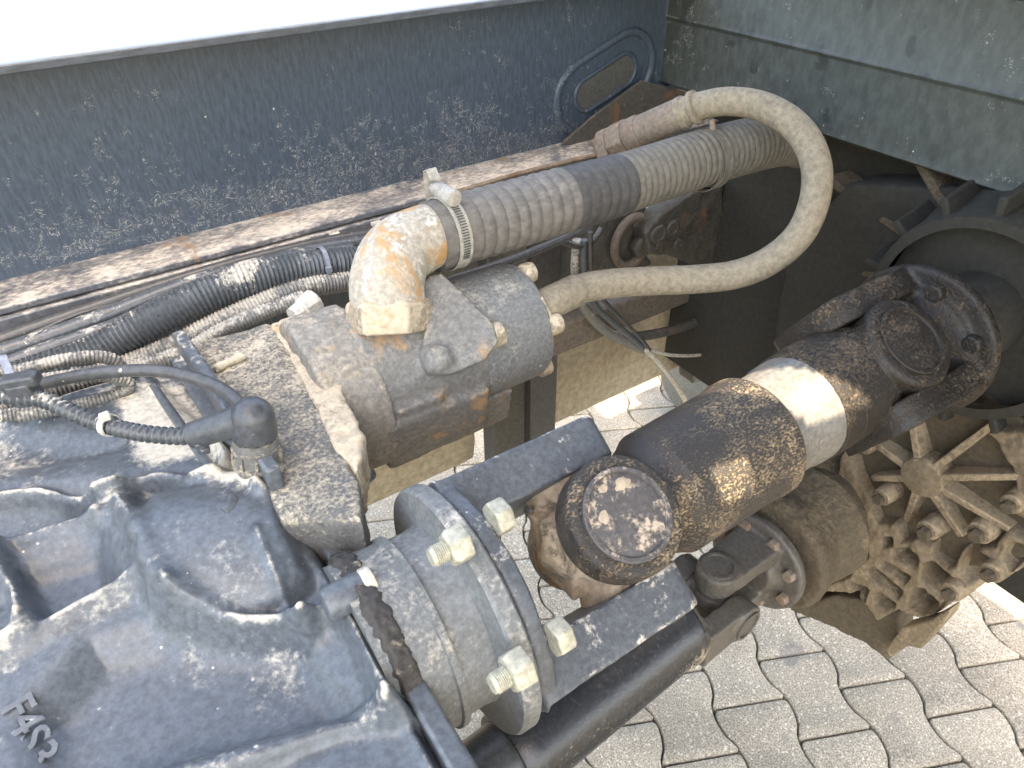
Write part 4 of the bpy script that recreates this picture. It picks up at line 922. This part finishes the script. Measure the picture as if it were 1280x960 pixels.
obj('plate', MB().prism(yp([(868, 235), (905, 222), (985, 180), (1045, 165), (1055, 250), (1010, 330), (940, 345), (880, 345), (868, 300)], .86), (0, .01, 0)), MT['strut'], t, bevel=.002)
obj('stud', MB().rcyl(ony(950, 308, .845), ony(938, 315, .82), .009, .002), MT['bracket'], t, label='dusty stud end')
# bundle of cables hanging behind
def hang(name, px, r, mat, label, cat='cable', y=None, n=12):
    pts = [ony(a, b, yy) for a, b, yy in px]; o = obj(name, MB().tube(pts, r, n=n, step=.01), mat, loc=pts[0], angle=60); return tag(o, label, cat)
hang('hanging_cable', [(722, 300, .84), (720, 345, .84), (728, 380, .84), (750, 408, .84), (778, 425, .84), (805, 437, .83)], .009, MT['conduitold'], 'widest dusty cable in the bundle bending below the thin hose')
hang('hanging_cable', [(730, 300, .82), (731, 345, .82), (742, 378, .82), (765, 402, .82), (790, 422, .82), (808, 438, .82)], .006, MT['conduit'], 'black cable in the middle of the bending bundle')
hang('hanging_cable', [(738, 290, .81), (740, 345, .81), (752, 372, .81), (778, 400, .81), (800, 422, .81), (812, 438, .81)], .004, MT['cable'], 'thinnest black cable on the right of the bending bundle')
hang('hanging_cable', [(700, 300, .82), (722, 308, .82), (742, 300, .82), (752, 285, .82)], .005, MT['cable'], 'short black cable curving up into the thick hose shadow')
hang('white_wire', [(808, 438, .81), (822, 452, .81), (838, 472, .80), (856, 500, .80), (872, 540, .80)], .005, MT['wire'], 'thicker white wire dropping toward the driveshaft', 'wire')
hang('white_wire', [(808, 436, .81), (840, 444, .82), (880, 443, .83), (915, 432, .84), (955, 412, .86), (1000, 400, .90)], .0035, MT['wire'], 'thin white wire sweeping right from the cable bundle', 'wire')
hang('dark_hose', [(790, 422, .86), (830, 415, .86), (870, 402, .86), (900, 385, .86), (930, 360, .86)], .010, MT['bracket'], 'dirty dark hose crossing the beige tank front', 'hose')
hang('dark_hose', [(885, 365, .85), (880, 395, .85), (895, 412, .85), (920, 405, .85), (935, 370, .85)], .006, MT['under'], 'small dark hose hanging in a loop near the driveshaft', 'hose')
hang('dark_hose', [(925, 345, .85), (925, 380, .85), (915, 420, .86), (910, 450, .87)], .009, MT['beam'], 'brownish hose hanging straight down beside the loop', 'hose')
hang('dark_hose', [(850, 360, .90), (880, 378, .90), (900, 402, .90), (905, 440, .90)], .012, MT['strut'], 'thick black hose behind the white wires', 'hose')
t = thing('rear_crossmember', ony(900, 380, .95), 'dark crossmember behind the hanging hoses', 'crossmember')
obj('web', MB().prism(yp([(880, 350), (1010, 300), (1010, 400), (925, 470), (893, 455), (880, 420)], .98), (0, .03, 0)), MT['under'], t, bevel=.003)
obj('foot', MB().prism(yp([(868, 390), (900, 385), (905, 470), (866, 480)], .93), (0, .05, 0)), MT['bracket'], t, bevel=.004)

# ------------------------------------------------------------------ unseen slab added overhead to keep the chassis in shade
ov = thing('shade_slab', (1.3, -.6, .1), 'unseen slab added high over the chassis to shade it', 'shade slab')
SL = T@SDIR
XK, SR, SLF = .22, .33, 1.7
def zslab(x): return .10+(1.1-x)*SR if x >= XK else .10+(1.1-XK)*SR+(XK-x)*SLF
def hit(p):               # where the sun ray through p meets the tilted shade slab (right hand slope)
    p = np.array(p, float); k = (.10+(1.1-p[0])*SR-p[2])/(SL[2]+SL[0]*SR); return p+SL*k
def yedge(x):
    z = zslab(x); return .890+(z+.185)*SL[1]/SL[2]  # slab edge skewed so the rail's top flange stays in sun
holes = []  # openings cut in the added slab to throw sun patches on the shaft
for k_ in range(9):
    q = hit(A(.548-.0085*k_, .254+.0115*k_, -.42)); holes.append((q[0]-.042, q[0]+.042, q[1], q[1]+.0115))
for p, dx_, ya_, yb_ in ((A(.400, .262, -.455), .020, -.012, .022),):
    q = hit(p); holes.append((q[0]-dx_, q[0]+dx_, q[1]+ya_, q[1]+yb_))
xb_ = sorted({-.75, XK, 1.1}|{h[0] for h in holes}|{h[1] for h in holes}); mb = MB()
for k in range(len(xb_)-1):
    x0, x1 = xb_[k], xb_[k+1]; hs = sorted([h for h in holes if h[0] < (x0+x1)/2 < h[1]], key=lambda h: h[2]); yy = [-1.15 if x0 < XK else -1.6]+[v for h in hs for v in (h[2], h[3])]+[None]
    for m_ in range(0, len(yy), 2):
        if yy[m_+1] is not None and yy[m_+1]-yy[m_] < .001: continue
        a0 = yy[m_]; e0_, e1_b = (yedge(x0), yedge(x1)) if yy[m_+1] is None else (yy[m_+1], yy[m_+1])
        mb.prism([A(x0, a0, zslab(x0)), A(x1, a0, zslab(x1)), A(x1, e1_b, zslab(x1)), A(x0, e0_, zslab(x0))], (0, 0, .01))
obj('slab_plate', mb, MT['under'], ov, flat=True)

GR = {'corrugated_conduit': 'corrugated conduits below the chassis rail', 'wiring_cable': 'black cables below the chassis rail', 'hanging_cable': 'cables of the bundle behind the thin hose',
      'white_wire': 'white wires behind the driveshaft', 'dark_hose': 'dirty hoses hanging behind the driveshaft', 'white_clip': 'white clips under the rail'}
for o in list(COL.objects):
    k = o.name.split('.')[0]
    if k in GR and o.parent is None: o['group'] = GR[k]
